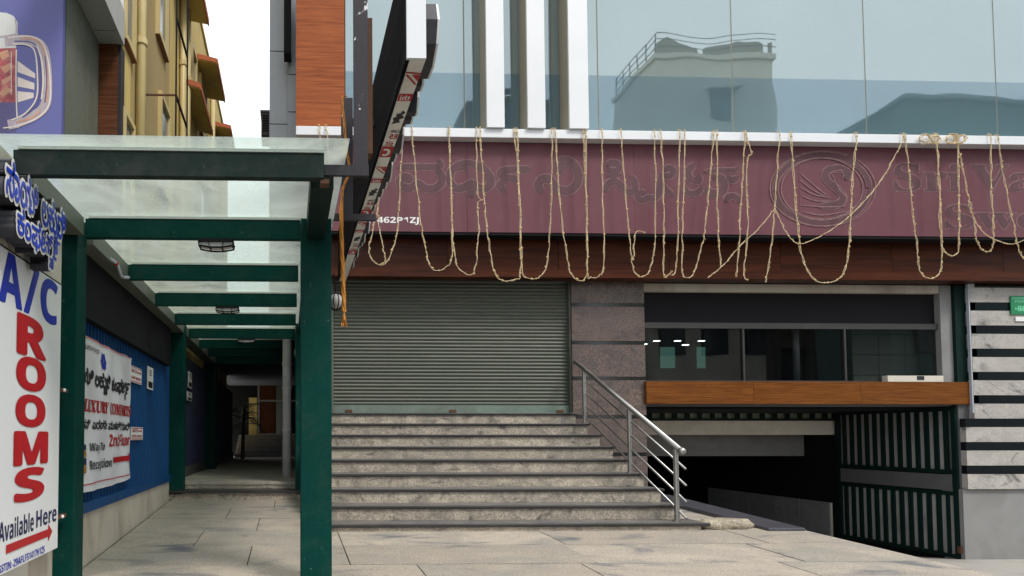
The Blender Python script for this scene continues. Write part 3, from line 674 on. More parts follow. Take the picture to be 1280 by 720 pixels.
for word, bx in ((serif('Sri'), (1118, 239, 1201, 205)), (serif('Va'), (1214, 239, 1293, 207)), (serif('Swe'), (1182, 286, 1301, 257))):
    a, b_ = at(bx[0], bx[1], SY), at(bx[2], bx[3], SY)
    o_ = Vector((a.x, SY - .002, a.z)); lay(edge, glyphs(word, .022), o_ - Vector((.012, 0, .012)), width=b_.x - a.x + .024, height=b_.z - a.z + .024, **FRONT)
    o_ = Vector((a.x, SY - .0045, a.z)); lay(core, glyphs(word, .004), o_, width=b_.x - a.x, height=b_.z - a.z, **FRONT)
edge.build('glue_outline', 'residue_edge', fas); core.build('ghost_lettering', 'residue', fas)
num = MB(); a, b_ = at(455, 280.5, SY), at(523.5, 271.5, SY)
lay(num, glyphs(bold('K1462P1ZJ'), .01), (a.x, SY - .003, a.z), width=b_.x - a.x, height=b_.z - a.z, **FRONT); num.build('number_print', 'white_print', fas)

# ------------------------------------------------------------------ entrance steps and railing
stp = thing('entrance_steps', 'nine broad granite steps with dark treads up to the shutter', 'steps', (2.4, 7.9, 0))
Y0, TR = 6.70, .315
zn = [1 - (655.5 - 545) / 800 * Y0 + k * .157 for k in range(9)]
XE = [4.36, 4.33, 4.30, 4.28, 4.25, 4.23, 4.21, 4.19, 4.17]
for k in range(9):
    yk = Y0 + TR * k; yb = yk + TR + .06 if k < 8 else 9.5
    xr_ = XE[k] + (.09 if k == 0 else .035)
    td = MB().box(X0 + .22, xr_, yk + .012, yb, zn[k] - .032, zn[k]).build('tread', 'tread', stp)
    MB().box(X0 + .22, xr_, yk - .024, yk + .010, zn[k] - .030, zn[k] + .001).build('nosing', 'nosing', td, bevel=.006)
    zb = zn[k - 1] + .0015 if k else gz(Y0) - .05
    MB().box(X0 + .24, XE[k], yk, (yk + TR + .05) if k < 8 else 9.49, zb, zn[k] - .0335).build('riser', 'riser', stp)
rl = thing('stair_railing', 'stainless steel railing with four slanting bars down the side of the granite steps', 'railing', (4.22, 6.86, 0))
RX = 4.20
hz = lambda Y: .875 + (Y - 6.87) * .498
def post(Y, zb): MB().tube([(RX, Y, zb), (RX, Y, hz(Y) - .015)], .026, 14).tube([(RX, Y, zb), (RX, Y, zb + .012)], .05, 14).build('post', 'stainless', rl, smooth=False)
post(6.86, zn[0]); post(7.80, zn[3]); post(9.0, zn[7])
MB().tube([(RX - .0, 9.28, hz(9.24) + .03), (RX, 9.16, hz(9.16) + .02), (RX, 8.9, hz(8.9) + .02), (RX, 6.75, hz(6.75) + .02)], .029, 14).ball((RX, 6.75, hz(6.75) + .02), .042, 14, 8).build('handrail', 'stainless', rl, smooth=True)
for d in (.155, .33, .505, .68):
    MB().tube([(RX + .02, 9.06, hz(9.06) - d), (RX + .02, 6.72, hz(6.72) - d)], .0115, 10).build('rail', 'stainless', rl, smooth=True)

# ------------------------------------------------------------------ basement gate, swung open
gt = thing('metal_gate', 'dark green barred gate leaf with grey plate swung open into the basement', 'gate', (x_of(1200, 9.35, 600), 9.35, dz(9.3)))
GX = x_of(1200, 9.35, 600); zg0, zg1 = z_of(700, 9.35, 1200), z_of(508.5, 9.35, 1195)
L0, L1 = 9.36, 9.36 + 2.12
zm0, zm1 = z_of(614, 9.35, 1187), z_of(594, 9.35, 1187)
f = MB().box(GX - .03, GX + .03, L0, L0 + .07, zg0 - .05, zg1 + .03).box(GX - .03, GX + .03, L1 - .07, L1, zg0, zg1)
for z in (zg0 + .01, zg1 - .06, zm0 - .075, zm1 + .015): f.box(GX - .028, GX + .028, L0 + .07, L1 - .07, z, z + .06)
f.build('frame', 'green_dark', gt)
brm = MB().box(-.022, .006, -.032, .032, 0, 1).mesh('bar', 'green_dark')
for k in range(13):
    y = L0 + .16 + k * .15
    put(brm, 'bar', gt, (GX, y, zg0 + .07), (1, 1, zm0 - .075 - zg0 - .07)); put(brm, 'bar', gt, (GX, y, zm1 + .075), (1, 1, zg1 - .06 - zm1 - .075))
for za_, zb3 in ((zg0 + .071, zm0 - .0755), (zm1 + .0755, zg1 - .0605)): MB().box(GX + .008, GX + .014, L0 + .071, L1 - .071, za_, zb3).build('backing_sheet', 'gate_sheet', gt)  # added pale sheet makes the gaps between the bars look lit
MB().box(GX - .034, GX - .024, L0 + .08, (L0 + L1) / 2 - .003, zm0, zm1).build('plate', 'conc_dark', gt)
MB().box(GX - .034, GX - .024, (L0 + L1) / 2 + .003, L1 - .08, zm0, zm1).build('plate', 'conc_dark', gt)
MB().box(GX - .05, GX + .05, L0 - .03, L0 + .02, zg0 + .1, zg0 + .2).build('hinge', 'rust', gt)
# wall behind the gate, light enough to show between its bars
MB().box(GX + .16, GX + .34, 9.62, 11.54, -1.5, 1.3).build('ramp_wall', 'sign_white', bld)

# safety sign on the striped wall
a, b_ = at(1264, 393, 9.24), at(1290, 370, 9.24)
sg = MB().box(a.x, b_.x, 9.238, 9.252, a.z, b_.z).build('safety_sign', 'sign_green'); tag(sg, 'small green safety sign reading ASSEMBLY POINT on the striped wall', 'sign')
pr = MB(); W2 = b_.x - a.x; H2 = b_.z - a.z
lay(pr, glyphs(bold('ASSEMBLY')), (a.x + .02, 9.236, b_.z - .055), width=W2 - .04, height=.036, **FRONT); lay(pr, glyphs(bold('POINT')), (a.x + .06, 9.236, b_.z - .10), width=W2 - .12, height=.032, **FRONT)
cxs, czs = (a.x + b_.x) / 2, a.z + .085
for dx in (-.055, -.02, .02, .055):
    pr.quad((cxs + dx - .014, 9.236, czs - .035), (cxs + dx + .014, 9.236, czs - .035), (cxs + dx + .014, 9.236, czs + .02), (cxs + dx - .014, 9.236, czs + .02))
    pr.prism([(cxs + dx + .013 * math.cos(t), 9.236, czs + .034 + .013 * math.sin(t)) for t in [i * .7854 for i in range(8)]], (0, .0005, 0))
for (dx, dz_) in ((-.105, 0), (.105, 0)):
    s_ = 1 if dx < 0 else -1; pr.quad((cxs + dx, 9.236, czs - .025), (cxs + dx + s_ * .03, 9.236, czs), (cxs + dx, 9.236, czs + .025))
pr.build('print', 'sign_mint', sg)
a, b_ = at(1270, 401.5, 9.24), at(1292, 396, 9.24)
tag(MB().box(a.x, b_.x, 9.240, 9.252, a.z, b_.z).build('paper_notice', 'white_print'), 'white paper strip just below the green safety sign', 'notice')
a, b_ = at(1106, 475.5, 9.36), at(1175, 466.5, 9.36)
bx = MB().box(a.x, b_.x, 9.31, 9.41, zSill1 + .001, zSill1 + .095).build('carton', 'sign_cream', bevel=.004)
tag(bx, 'flat white carton lying on the timber window sill', 'box')
MB().box(a.x + .45, a.x + .56, 9.306, 9.31, zSill1 + .03, zSill1 + .09).build('stamp', 'ink_black', bx)

# ------------------------------------------------------------------ glazed canopy over the passage
can = thing('canopy', 'green steel canopy with dirty glass roof over the passage', 'canopy', (-.6, 3.4, gz(3.4)))
CL0, CL1 = -1.72, -1.49
CR0 = at(376, 400, 4.62).x; CR1 = at(414.5, 400, 4.62).x
zb0, zb1 = z_of(297, 4.62, 240), z_of(273, 4.62, 240)
BY = [3.5, 4.62, 5.87, 7.05, 8.25, 9.4, 10.5, 11.6, 12.8]
for Y in (4.62, 9.0, 12.9):
    for a, b_, h in ((CL0, CL1, zb1 + .02), (CR0, CR1, zb1 + .01)):
        if Y > 10 and a > -1: continue
        if a < -1 and Y < 5: a, b_ = a - .045, b_ - .045
        p = MB().box(a, b_, Y, Y + .22, (gz(Y) if Y < 9 else .20) - .02, h).build('post', 'green' if Y < 9 or 1 else 'green', can, bevel=.006)
for i, Y in enumerate(BY):
    x0 = CL1 if i else CL1 - .04; x1 = CR0 - .002 if i else x_of(405.5, 3.5, 200)
    MB().box(x0 + .002, x1, Y + .02, Y + .075, zb0, zb1).build('beam', 'green' if i else 'green_grime', can, bevel=.004)
    MB().box(x0 + .03, x1, Y + .012, Y + .085, zb1 + .001, zb1 + .018).build('seal_strip', 'seal', can)  # sealing strip painted pale as the bright gap between beam and glass
# channel rail along the left, tube along the right
MB().box(CL0 + .03, CL1, 3.66, 4.615, zb0 + .01, zb1 - .004).box(CL0 + .03, CL1, 4.845, 8.995, zb0 + .01, zb1 - .004).box(CL0 + .03, CL1, 9.225, 12.895, zb0 + .01, zb1 - .004).build('side_rail', 'rail_olive', can)
MB().box(CR0 + .04, CR1 - .05, 3.66, 4.615, zb0, zb1 - .004).box(CR0 + .04, CR1 - .05, 4.845, 8.995, zb0 + .01, zb1 - .004).build('side_rail', 'green_dark', can)
gx0, gx1 = CL0 - .18, x_of(437, 3.4, 180)
gyy = [3.40, 4.68, 5.93, 7.12, 8.32, 9.47, 10.57, 11.67, 12.95]
for a, b_ in zip(gyy[:-1], gyy[1:]):
    MB().box(gx0, gx1, a + .004, b_ - .004, zb1 + .02, zb1 + .032).build('glass_panel', 'roof_glass', can)
sc1 = MB(); p = at(407, 222, 3.55); sc1.box(p.x - .03, p.x + .02, 3.53, 3.6, zb0 - .025, zb0 + .0).build('rust_plate', 'rust', can)

# bulkhead lamps under the cross beams: open hexagonal cages
def lamp(px, py, Y, wd, label):
    p = at(px, py, Y); t = thing('canopy_lamp', label, 'lamp', (p.x, Y, zb0), 'wire cage lamps under the canopy beams')
    z = zb0 - .001; h = .064; y0, y1 = Y - .01, Y + .1
    MB().box(p.x - wd, p.x + wd, y0, y1, z - .022, z).build('base', 'black', t)
    pr_ = [(-wd, -.02), (-wd * .98, -.05), (-wd * .35, -h), (wd * .35, -h), (wd * .98, -.05), (wd, -.02)]
    g = MB()
    for y in (y0, y1): g.tube([(p.x + a, y, z + b) for a, b in pr_], .007, 5)
    for a, b in pr_[1:-1]: g.tube([(p.x + a, y0, z + b), (p.x + a, y1, z + b)], .006, 5)
    for s in (-1, 1): g.tube([(p.x + s * wd * .35, y0, z - h), (p.x + s * wd * .45, y0, z - .02)], .004, 4)
    g.build('cage', 'black', t)
    MB().prism([(p.x + a * .95, y0 + .012, z + b * .9) for a, b in pr_], (0, y1 - y0 - .024, 0)).build('diffuser', 'lamp_glass', t)
lamp(270, 297, 4.64, .125, 'large open cage lamp under the second canopy beam from the front')
lamp(284, 387, 7.07, .125, 'cage lamp under the fourth canopy beam, partly hidden')
lamp(308, 427, 9.42, .125, 'small dim cage lamp deep in the passage near its end')
# conduit hanging off the left rail
hp = smooth_path([ax(131, 317, -1.52), ax(137, 323, -1.50), ax(146, 330, -1.47), ax(149, 338, -1.46), ax(153, 346, -1.46), ax(161, 347, -1.47)])
hs = MB().tube(hp, .014, 8).build('conduit', 'hose', smooth=True); tag(hs, 'pale grey flexible conduit drooping from the canopy rail above the black panel', 'conduit')
MB().tube(hp[9:11], .019, 8).build('tape', 'ink_red', hs); MB().ball(hp[0], .03, 8, 6).build('junction', 'dark_steel', hs)
# ball lamp in a net on the post
p = at(415, 377, 4.95); p.x += .03
bl_ = thing('net_lamp', 'round white lamp in a dark wire net hung on a canopy post', 'lamp', tuple(p))
MB().ball(p, .062, 14, 8).build('globe', 'lamp_glass', bl_, smooth=True)
nt_ = MB()
for k in range(5):
    a = k * math.pi / 5; nt_.tube([(p.x + .066 * math.cos(a) * math.cos(t), p.y + .066 * math.sin(a) * math.cos(t), p.z + .066 * math.sin(t)) for t in [i * math.pi / 8 for i in range(17)]], .0035, 4)
nt_.tube([(p.x, p.y, p.z + .06), (p.x - .02, p.y - .02, p.z + .22)], .004, 4)
nt_.build('net', 'black', bl_)

# ------------------------------------------------------------------ left wall of the passage
lw_ = thing('passage_wall', 'blue corrugated sheet wall on a cream plinth along the passage', 'wall', (XW, 7, gz(7)))
zpl = ax(160, 620.5, XW).z
MB().prism([(XW, 4.2, gz(4.2) - .2), (XW, 9.0, gz(9) - .2), (XW, 9.0, zpl), (XW, 4.2, zpl)], (-.25, 0, 0)).build('plinth', 'cream_wall', lw_)
MB().box(XW - .2, XW + .0, 9.0, 19.3, .1, .5).build('plinth', 'conc_dark', lw_)
MB().box(XW - .2, XW + .025, 4.2, 8.998, zpl + .001, zpl + .085).build('base_rail', 'blue', lw_)
zbt = ax(180, 442, XW).z
def corrugated(y0, y1, z0, z1, m_, p=.1):
    s = MB(); n = int(round((y1 - y0) / p)); p = (y1 - y0) / n
    for k in range(n):
        y = y0 + k * p; q = [(XW - .03, y), (XW - .03, y + p * .62), (XW - .006, y + p * .70), (XW - .006, y + p * .92), (XW - .03, y + p)]
        for (xa, ya), (xb_, yb_) in zip(q[:-1], q[1:]): s.quad((xa, ya, z0), (xb_, yb_, z0), (xb_, yb_, z1), (xa, ya, z1))
    s.build('corrugated_sheet', m_, lw_)
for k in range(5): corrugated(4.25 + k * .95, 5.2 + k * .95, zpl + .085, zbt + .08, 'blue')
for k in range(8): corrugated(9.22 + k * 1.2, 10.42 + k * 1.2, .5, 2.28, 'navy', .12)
MB().box(XW - .04, XW + .06, 4.9, 8.72, zbt, ax(150, 343, XW + .06).z + .03).build('black_panel', 'black', lw_)
MB().box(XW - .06, XW - .035, 4.2, 19.3, .2, 2.3).build('wall_backing', 'conc_dark', lw_)

def notice(name, box, label, Xp, art, cat='notice'):
    a, b_ = ax(box[0], (box[2] + box[3]) / 2, Xp), ax(box[1], (box[2] + box[3]) / 2, Xp)
    ym = (a.y + b_.y) / 2
    zt, zb = ax((box[0] + box[1]) / 2, box[2], Xp).z, ax((box[0] + box[1]) / 2, box[3], Xp).z
    o_ = MB().box(Xp - .008, Xp, a.y, b_.y, zb, zt).build(name, 'white_print'); tag(o_, label, cat, None)
    g = MB(); wd, ht = b_.y - a.y, zt - zb
    art(g, a.y, zb, wd, ht, Xp + .0025)
    g.build('print', ['ink_red', 'ink_black', 'ink_navy'], o_); return o_
def arrow(g, X, y0, zc, ln, hh, shaft):
    g.prism([(X, y0, zc - shaft), (X, y0 + ln - hh * 1.3, zc - shaft), (X, y0 + ln - hh * 1.3, zc - hh), (X, y0 + ln, zc), (X, y0 + ln - hh * 1.3, zc + hh), (X, y0 + ln - hh * 1.3, zc + shaft), (X, y0, zc + shaft)], (-.001, 0, 0))
def art1(g, y, z, wd, ht, X):
    for q in ((y + .01, y + wd - .01, z + .008, z + .016), (y + .01, y + wd - .01, z + ht - .016, z + ht - .008)): g.quad((X, q[0], q[2]), (X, q[1], q[2]), (X, q[1], q[3]), (X, q[0], q[3]))
    lay(g, glyphs(bold('WAY TO')), (X, y + .04, z + ht * .6), width=wd * .45, height=ht * .22, **SIDE)
    arrow(g, X, y + wd * .56, z + ht * .7, wd * .36, ht * .13, ht * .04)
    lay(g, glyphs(bold('LUXURY COMFORTS')), (X, y + .03, z + ht * .2), width=wd - .06, height=ht * .2, **SIDE)
notice('wall_notice', (163, 177, 459, 479), 'white notice with red arrow at the upper right corner of the banner', XW + .012, art1)
notice('wall_notice', (164, 178.5, 534, 550), 'white notice with red arrow beside the lower half of the banner', XW + .012, art1)
def art2(g, y, z, wd, ht, X):
    g.k = 1
    for k in range(3): g.quad((X, y + wd * .3, z + ht * (.62 + .1 * k)), (X, y + wd * .7, z + ht * (.62 + .1 * k)), (X, y + wd * .7, z + ht * (.67 + .1 * k)), (X, y + wd * .3, z + ht * (.67 + .1 * k)))
    g.quad((X, y + wd * .12, z + ht * .08), (X, y + wd * .88, z + ht * .08), (X, y + wd * .88, z + ht * .35), (X, y + wd * .12, z + ht * .35))
    g.k = 0
notice('wall_notice', (184.5, 191.5, 459, 487), 'narrow upright white notice with a black patch on the blue wall', XW + .012, art2)
notice('wall_notice', (235.5, 240, 465, 485), 'upper of two pale notices on the dark wall past the second post', XW + .02, art2)
notice('wall_notice', (234, 240, 490, 501), 'lower of two pale notices on the dark wall past the second post', XW + .02, art2)

# cloth banner
BX = XW + .03
ban = thing('banner', 'white cloth banner reading LUXURY COMFORTS 2nd Floor Way To Reception', 'banner', (BX, 5.9, .5))
bt, bb, bye = ax(150, 441, BX).z, ax(150, 601, BX).z, ax(163, 520, BX).y
s = MB(); ny, nz_ = 40, 30; by0 = 4.75
def bw(y, z):
    t = (y - by0) / (bye - by0); u = (z - bb) / (bt - bb)
    return BX + .010 * math.sin(9 * t + 5 * u) * (1 - .4 * u) + .007 * math.sin(23 * t - 6 * u) + .004 * math.sin(40 * t + 17 * u)
for i in range(ny):
    for k in range(nz_):
        g = lambda i, k: (lambda y, z: (bw(y, z), y + .02 * math.sin(z * 4) * (i == ny), z + (.03 * (1 - abs(2 * i / ny - 1)) if 0 else 0) - .025 * math.sin(math.pi * i / ny) * (k == 0)))(by0 + (bye - by0) * i / ny, bb + (bt - bb) * k / nz_)
        s.quad(g(i, k), g(i + 1, k), g(i + 1, k + 1), g(i, k + 1))
s.build('cloth', 'banner', ban, smooth=True)
KN = [('ಸಾ', None), ('ಯಿ', None), (' ', None), ('ಲ', None), ('ಕು', None), ('ಷ', 'sub'), ('ರಿ', None), (' ', None), ('ಕಂ', None), ('ಫ', None), ('ಟ್', None), ('ಸ', 'sub'), ('೯', None)]
def on_cloth(mb):                       # drape the flat print onto the cloth
    mb.v = [(bw(v[1], v[2]) + .008 + (v[0] - BX), v[1], v[2]) for v in mb.v]
yb = lambda px, py=520: ax(px, py, BX).y
def line(nm, m_, vf, p0, p1, z0, z1):
    mb = MB(); lay(mb, vf, (BX, yb(p0), z0), width=yb(p1) - yb(p0), height=z1 - z0, **SIDE); on_cloth(mb); mb.build(nm, m_, ban)
KN2 = KN[1:]
line('black_print', 'ink_black', fat(compose(KN2), .035), 100, 161.5, 1.355, 1.555)
line('red_print', 'ink_red', fat(glyphs(serif('LUXURY')), .02), 105, 133.5, 1.195, 1.30); line('red_print', 'ink_red', fat(glyphs(serif('COMFORTS')), .02), 136.5, 163, 1.195, 1.305)
line('black_print', 'ink_black', fat(compose([('ಷನ್', None), (' ', None), ('ಎ', None), ('ರ', None), ('ಡ', None), ('ನೇ', None), (' ', None), ('ಮ', None), ('ಹ', None), ('ಡಿ', None), ('ಗೆ', None), (' ', None), ('ದಾ', None), ('ರಿ', None)]), .03), 103, 161.5, 1.05, 1.14)
line('red_print', 'ink_red', glyphs(bold('2nd Floor')), 136.5, 161.5, .90, 1.02)
line('black_print', 'ink_black', glyphs(bold('Way To')), 114, 131.5, .85, .94)
line('black_print', 'ink_black', glyphs(bold('Reception')), 113, 138.5, .69, .80)
g = MB(); ya_, yb_ = yb(140.5), yb(164.3) - .03; hd_ = .15
for k in range(32):
    a, b_ = ya_ + (yb_ - ya_) * k / 32, ya_ + (yb_ - ya_) * (k + 1) / 32
    ha, hb_ = (.026 if a < yb_ - hd_ else .07 * (yb_ - a) / hd_), (.026 if a < yb_ - hd_ else .07 * (yb_ - b_) / hd_)
    for j in range(4): g.quad(*[(BX + .001, y_, .775 + h_ * t_) for y_, h_, t_ in ((a, ha, -1 + j * .5), (b_, hb_, -1 + j * .5), (b_, hb_, -.5 + j * .5), (a, ha, -.5 + j * .5))])
on_cloth(g); g.build('arrow', 'ink_red', ban)
line('black_print', 'ink_black', glyphs(bold('GSTIN:29AFLFS1417H1ZS')), 88, 121.5, 1.70, 1.735)
for z0 in (1.79, .60):
    g = MB()
    for k in range(30):
        a, b_ = by0 + (bye - .05 - by0) * k / 30, by0 + (bye - .05 - by0) * (k + 1) / 30
        g.quad((BX, a, z0), (BX, b_, z0), (BX, b_, z0 + .009), (BX, a, z0 + .009))
    on_cloth(g); g.build('red_line', 'ink_red', ban)
ce = Vector((0, yb(127.5), 1.655)); g = MB()
for k in range(6):
    a = k * math.pi / 3; c_ = ce + Vector((0, .05 * math.cos(a), .05 * math.sin(a)))
    g.quad(*[(BX + .0004 * k, c_.y + .036 * math.cos(t + a), c_.z + .036 * math.sin(t + a)) for t in (0, 1.571, 3.1416, 4.712)])
on_cloth(g); g.build('emblem', 'ink_blue', ban)
for k, (z0, z1) in enumerate(((.70, .76), (.765, .82), (.83, .88), (.885, .93))):
    g = MB().quad((BX, yb(100), z0), (BX, yb(108.5), z0), (BX, yb(108.5), z1), (BX, yb(100), z1)); on_cloth(g); g.build('photo_print', ['ink_gold', 'ink_navy'][k % 2], ban)

# ------------------------------------------------------------------ A/C ROOMS board with raised Kannada letters
PX_ = -1.57
sgn = thing('rooms_sign', 'tall white board lettered A/C ROOMS Available Here with red arrow', 'sign', (PX_, 3.9, .2))
ye = ax(74.5, 520, PX_).y; zt = ax(73, 354, PX_).z; zb = ax(76, 683, PX_).z; ys = 3.28
MB().box(PX_ - .05, PX_, ys, ye, zb, zt).build('board', 'sign_white', sgn, bevel=.004)
MB().box(PX_ - .06, PX_ - .006, ys, ye + .01, zt + .006, zb1 + .0).build('header_board', 'sign_cream', sgn)
MB().box(PX_ - .055, PX_ + .002, ys, ye + .002, zt + .001, zt + .007).build('edge_strip', 'dark_steel', sgn)
ysx = lambda px: ax(px, 520, PX_).y
def sl_(nm, m_, vf, p0, p1, z0, z1, d=.003):
    mb = MB(); lay(mb, vf, (PX_ + d, ysx(p0), z0), width=ysx(p1) - ysx(p0), height=z1 - z0, **SIDE); mb.build(nm, m_, sgn)
zy = lambda py, px=37: ax(px, py, PX_).z
for ch, p0, p1 in (('A', -5, 25), ('/', 27, 46), ('C', 48, 69.5)):
    sl_('letter', 'ink_blue', fat(glyphs(bold(ch)), .015), p0, p1, zy(403, 58), zy(346, 58))
for ch, y0, y1 in (('R', 396, 446), ('O', 446, 489), ('O', 493, 534), ('M', 539, 581), ('S', 584, 626)):
    sl_('letter', 'ink_red', fat(glyphs(bold(ch)), .03), 18.5 if ch != 'M' else 17, 56 if ch != 'M' else 60, zy(y1), zy(y0), .005)
sl_('small_print', 'ink_navy', glyphs(bold('Available')), .5, 44, zy(665, 37), zy(641, 37)); sl_('small_print', 'ink_navy', glyphs(bold('Here')), 47, 72, zy(665, 37) + .01, zy(641, 37))
zc_ = zy(675); rd = MB(); arrow(rd, PX_ + .004, ysx(10), zc_, ysx(67) - ysx(10), .055, .024); rd.build('arrow', 'ink_red', sgn)
sl_('small_print', 'ink_blue', glyphs(bold('GSTIN:-29AFLFS1417H1ZS')), 1, 58, zy(699), zy(690))
for py in (487, 646):
    p = ax(80, py, PX_ + .02); br = MB().box(PX_ - .03, PX_ + .0, ye, CL1 * 0 + ye + .16, p.z - .012, p.z + .012).build('bracket', 'rust', sgn)
    MB().ball((PX_ + .004, ye + .07, p.z), .013, 8, 6).build('bolt', 'white_print', br)
LX = PX_ + .13
# raised box letters: dark returns, white rim, blue face
def boxword(pieces, p0, p1, z0, z1):
    y0, y1 = ax(p0, 260, LX).y, ax(p1, 260, LX).y
    cur = []
    V, Fc = compose(pieces, .0)
    xa, xb_ = min(p[0] for p in V), max(p[0] for p in V); ya, yb_ = min(p[1] for p in V), max(p[1] for p in V)
    kx, ky = (y1 - y0) / (xb_ - xa), (z1 - z0) / (yb_ - ya)
    for vf, xo, nm, m_ in ((fat(compose(pieces, 0, .05), .075, 8, .0003), LX - .056, 'letter_return', 'letter_side'), (fat((V, Fc), .095, 14), LX + .004, 'letter_rim', 'white_print'), (fat((V, Fc), .018, 6), LX + .008, 'letter_face', 'letter_blue')):
        g = MB(); v, f = vf
        g.v = [(xo + p[2], y0 + (p[0] - xa) * kx, z0 + (p[1] - ya) * ky) for p in v]; g.f = f; g.mi = [0] * len(f)
        g.build(nm, m_, sgn)
zl = lambda py, px: ax(px, py, LX).z
boxword(KN[:7], 6, 81, zl(266, 10), zl(197, 10)); boxword(KN[8:], 21, 74, zl(338, 66), zl(261, 27))

# ------------------------------------------------------------------ hanging shop board seen edge-on, with its steel hangers
HX0, HX1 = .645, .752; HY0, HY1 = 3.46, 8.55; HZ = ax(512, 62, HX0).z; HT = ax(491, 0, HX0).z
hb = thing('projecting_sign', 'large black signboard seen edge on with printed film on its underside', 'sign', (.7, 6, HZ))
MB().box(HX0, HX0 + .02, HY0, HY1, HZ + .01, HT).build('back_panel', 'black_acp', hb)
MB().box(HX0, HX1, HY0 - .02, HY0, HZ, HT).build('end_panel', 'white_acp', hb)
MB().box(HX0 + .021, HX1, HY0 + .001, HY1, HZ, HZ + .02).build('film_strip', 'film_print', hb)
MB().box(HX1 - .02, HX1, HY0, HY1, HZ + .021, HT - .005).build('face_panel', 'dark_steel', hb)
y = HY0 + .02; rn = random.Random(3)
while y < HY1 - .3:
    l = rn.uniform(.16, .34) if y > HY0 + .1 else .42; zb = HZ + rn.uniform(.02, .16); h = rn.uniform(.32, .45); dpt = .085
    pts = [(HX1 + .001, y + l * (.5 + .5 * math.cos(t) * (1.0 if abs(math.cos(t)) < .9 else 1)), zb + h * (.5 + .5 * math.sin(t))) for t in [i * math.pi / 5 for i in range(10)]]
    L_ = MB().prism(pts, (dpt - .012, 0, 0)).build('box_letter', 'letter_side', hb)
    MB().prism([(HX1 + dpt - .010, p[1], p[2]) for p in pts], (.012, 0, 0)).build('letter_face', 'white_print', L_)
    y += l * .86
rd, bk, wh = MB(), MB(), MB()
DN = dict(ux=(-1, 0, 0), uy=(0, -1, 0), un=(0, 0, -1))
yu = lambda py: ax(HX0 * 0 + 500, py, HX0).y if 0 else 2.09 * 800 / (545 - py)
def under(mb, vf, py0, py1, xr=(0, 1), dd=.003):
    y0, y1 = yu(py0), yu(py1); w_ = HX1 - HX0 - .02
    lay(mb, vf, (HX0 + .02 + w_ * xr[1], y1, HZ - dd), width=w_ * (xr[1] - xr[0]), height=y1 - y0, **DN)
def rect(mb, py0, py1, xr=(0, 1), dd=.002):
    y0, y1 = yu(py0), yu(py1); w_ = HX1 - HX0 - .02; a = HX0 + .02 + w_ * xr[0]; b_ = HX0 + .02 + w_ * xr[1]
    mb.quad((a, y0, HZ - dd), (b_, y0, HZ - dd), (b_, y1, HZ - dd), (a, y1, HZ - dd))
for sh_ in (0, 1.29, 2.58, 3.87):
    yu = (lambda s_: lambda py: 2.09 * 800 / (545 - py) + s_)(sh_)
    if yu(208) > HY1: 
        continue
    w_ = HX1 - HX0 - .02
    y0, y1 = yu(77), yu(90)
    rd.quad((HX0 + .02, y0, HZ - .002), (HX0 + .02 + w_, y0 + .01, HZ - .002), (HX0 + .02 + w_, y0 + .025, HZ - .002), (HX0 + .02, y0 + .015, HZ - .002))
    rd.quad((HX0 + .02 + w_ * .45, y0 + .03, HZ - .002), (HX0 + .02 + w_, y0 + .03, HZ - .002), (HX0 + .02 + w_, y1, HZ - .002))
    rd.quad((HX0 + .02, y0 + .03, HZ - .002), (HX0 + .035, y0 + .03, HZ - .002), (HX0 + .02 + w_, y1 + .03, HZ - .002), (HX0 + .005 + w_, y1 + .03, HZ - .002))
    rect(rd, 106, 115.5); under(wh, glyphs(bold('thi')), 107.5, 114, (.15, .85), .004)
    q = [(HX0 + .03 + w_ * a, yu(128) + (yu(146) - yu(128)) * b_, HZ - .003) for a, b_ in ((.55, 0), (.8, .12), (.6, .3), (.85, .5), (.5, .62), (.62, .85), (.3, .9), (.05, 1), (.12, .72), (.0, .55), (.25, .42), (.15, .25), (.45, .2))]
    bk.quad(*q)
    under(bk, glyphs(bold('Com')), 153, 157, (.3, .95)); under(rd, glyphs(bold('ES')), 159, 165, (.3, .95)); under(rd, glyphs(bold('sit')), 168, 174, (.2, .8))
    rect(rd, 175, 189); under(wh, glyphs(bold('C'), .03), 177.5, 187, (.15, .8), .004)
for mb, nm, m_ in ((rd, 'red_print', 'ink_red'), (bk, 'black_print', 'ink_black'), (wh, 'white_print', 'white_print')): mb.build(nm, m_, hb)['kind'] = 'stuff'
def hanger(Y, px0, px1, py_top, py_bot, label):
    t = thing('steel_hanger', label, 'steel post', at((px0 + px1) / 2, py_bot, Y), 'dark steel posts holding the projecting sign')
    a, b_ = x_of(px0, Y, 150), x_of(px1, Y, 150); z0, z1 = at(px0, py_bot, Y).z, at(px0, py_top, Y).z
    m_ = (a + b_) / 2
    MB().box(a, b_, Y, Y + .008, z0, z1).box(a, a + .008, Y + .009, Y + .06, z0, z1).box(b_ - .008, b_, Y + .009, Y + .06, z0, z1).build('channel', 'flaky_steel', t)
    return t, a, b_, z0, z1
t, a, b_, z0, z1 = hanger(3.56, 443, 460, -150, 218, 'tall flaking dark steel post rising from the front of the canopy')
MB().box(x_of(405.5, 3.5, 200) + .002, b_ + .0, 3.53, 3.555, z_of(219, 3.53, 430), z_of(206, 3.53, 430)).build('foot_bar', 'dark_steel', t)
for zz_ in (HT - .06,): MB().box(b_ + .001, HX0 - .001, 3.58, 3.62, zz_, zz_ + .05).build('strut', 'rust', t)
MB().box(b_ + .002, b_ + .035, 3.622, 3.70, z0 + .15, z_of(22, 3.62, 462)).build('spacer', 'rust', t)
t, a, b_, z0, z1 = hanger(4.75, 427, 441, 122, 272, 'shorter flaking dark steel post beside the top of the near canopy post')
MB().box(CR1 + .002, HX0 - .001, 4.715, 4.745, z_of(274, 4.7, 420), z_of(266, 4.7, 420)).build('foot_bar', 'dark_steel', t)
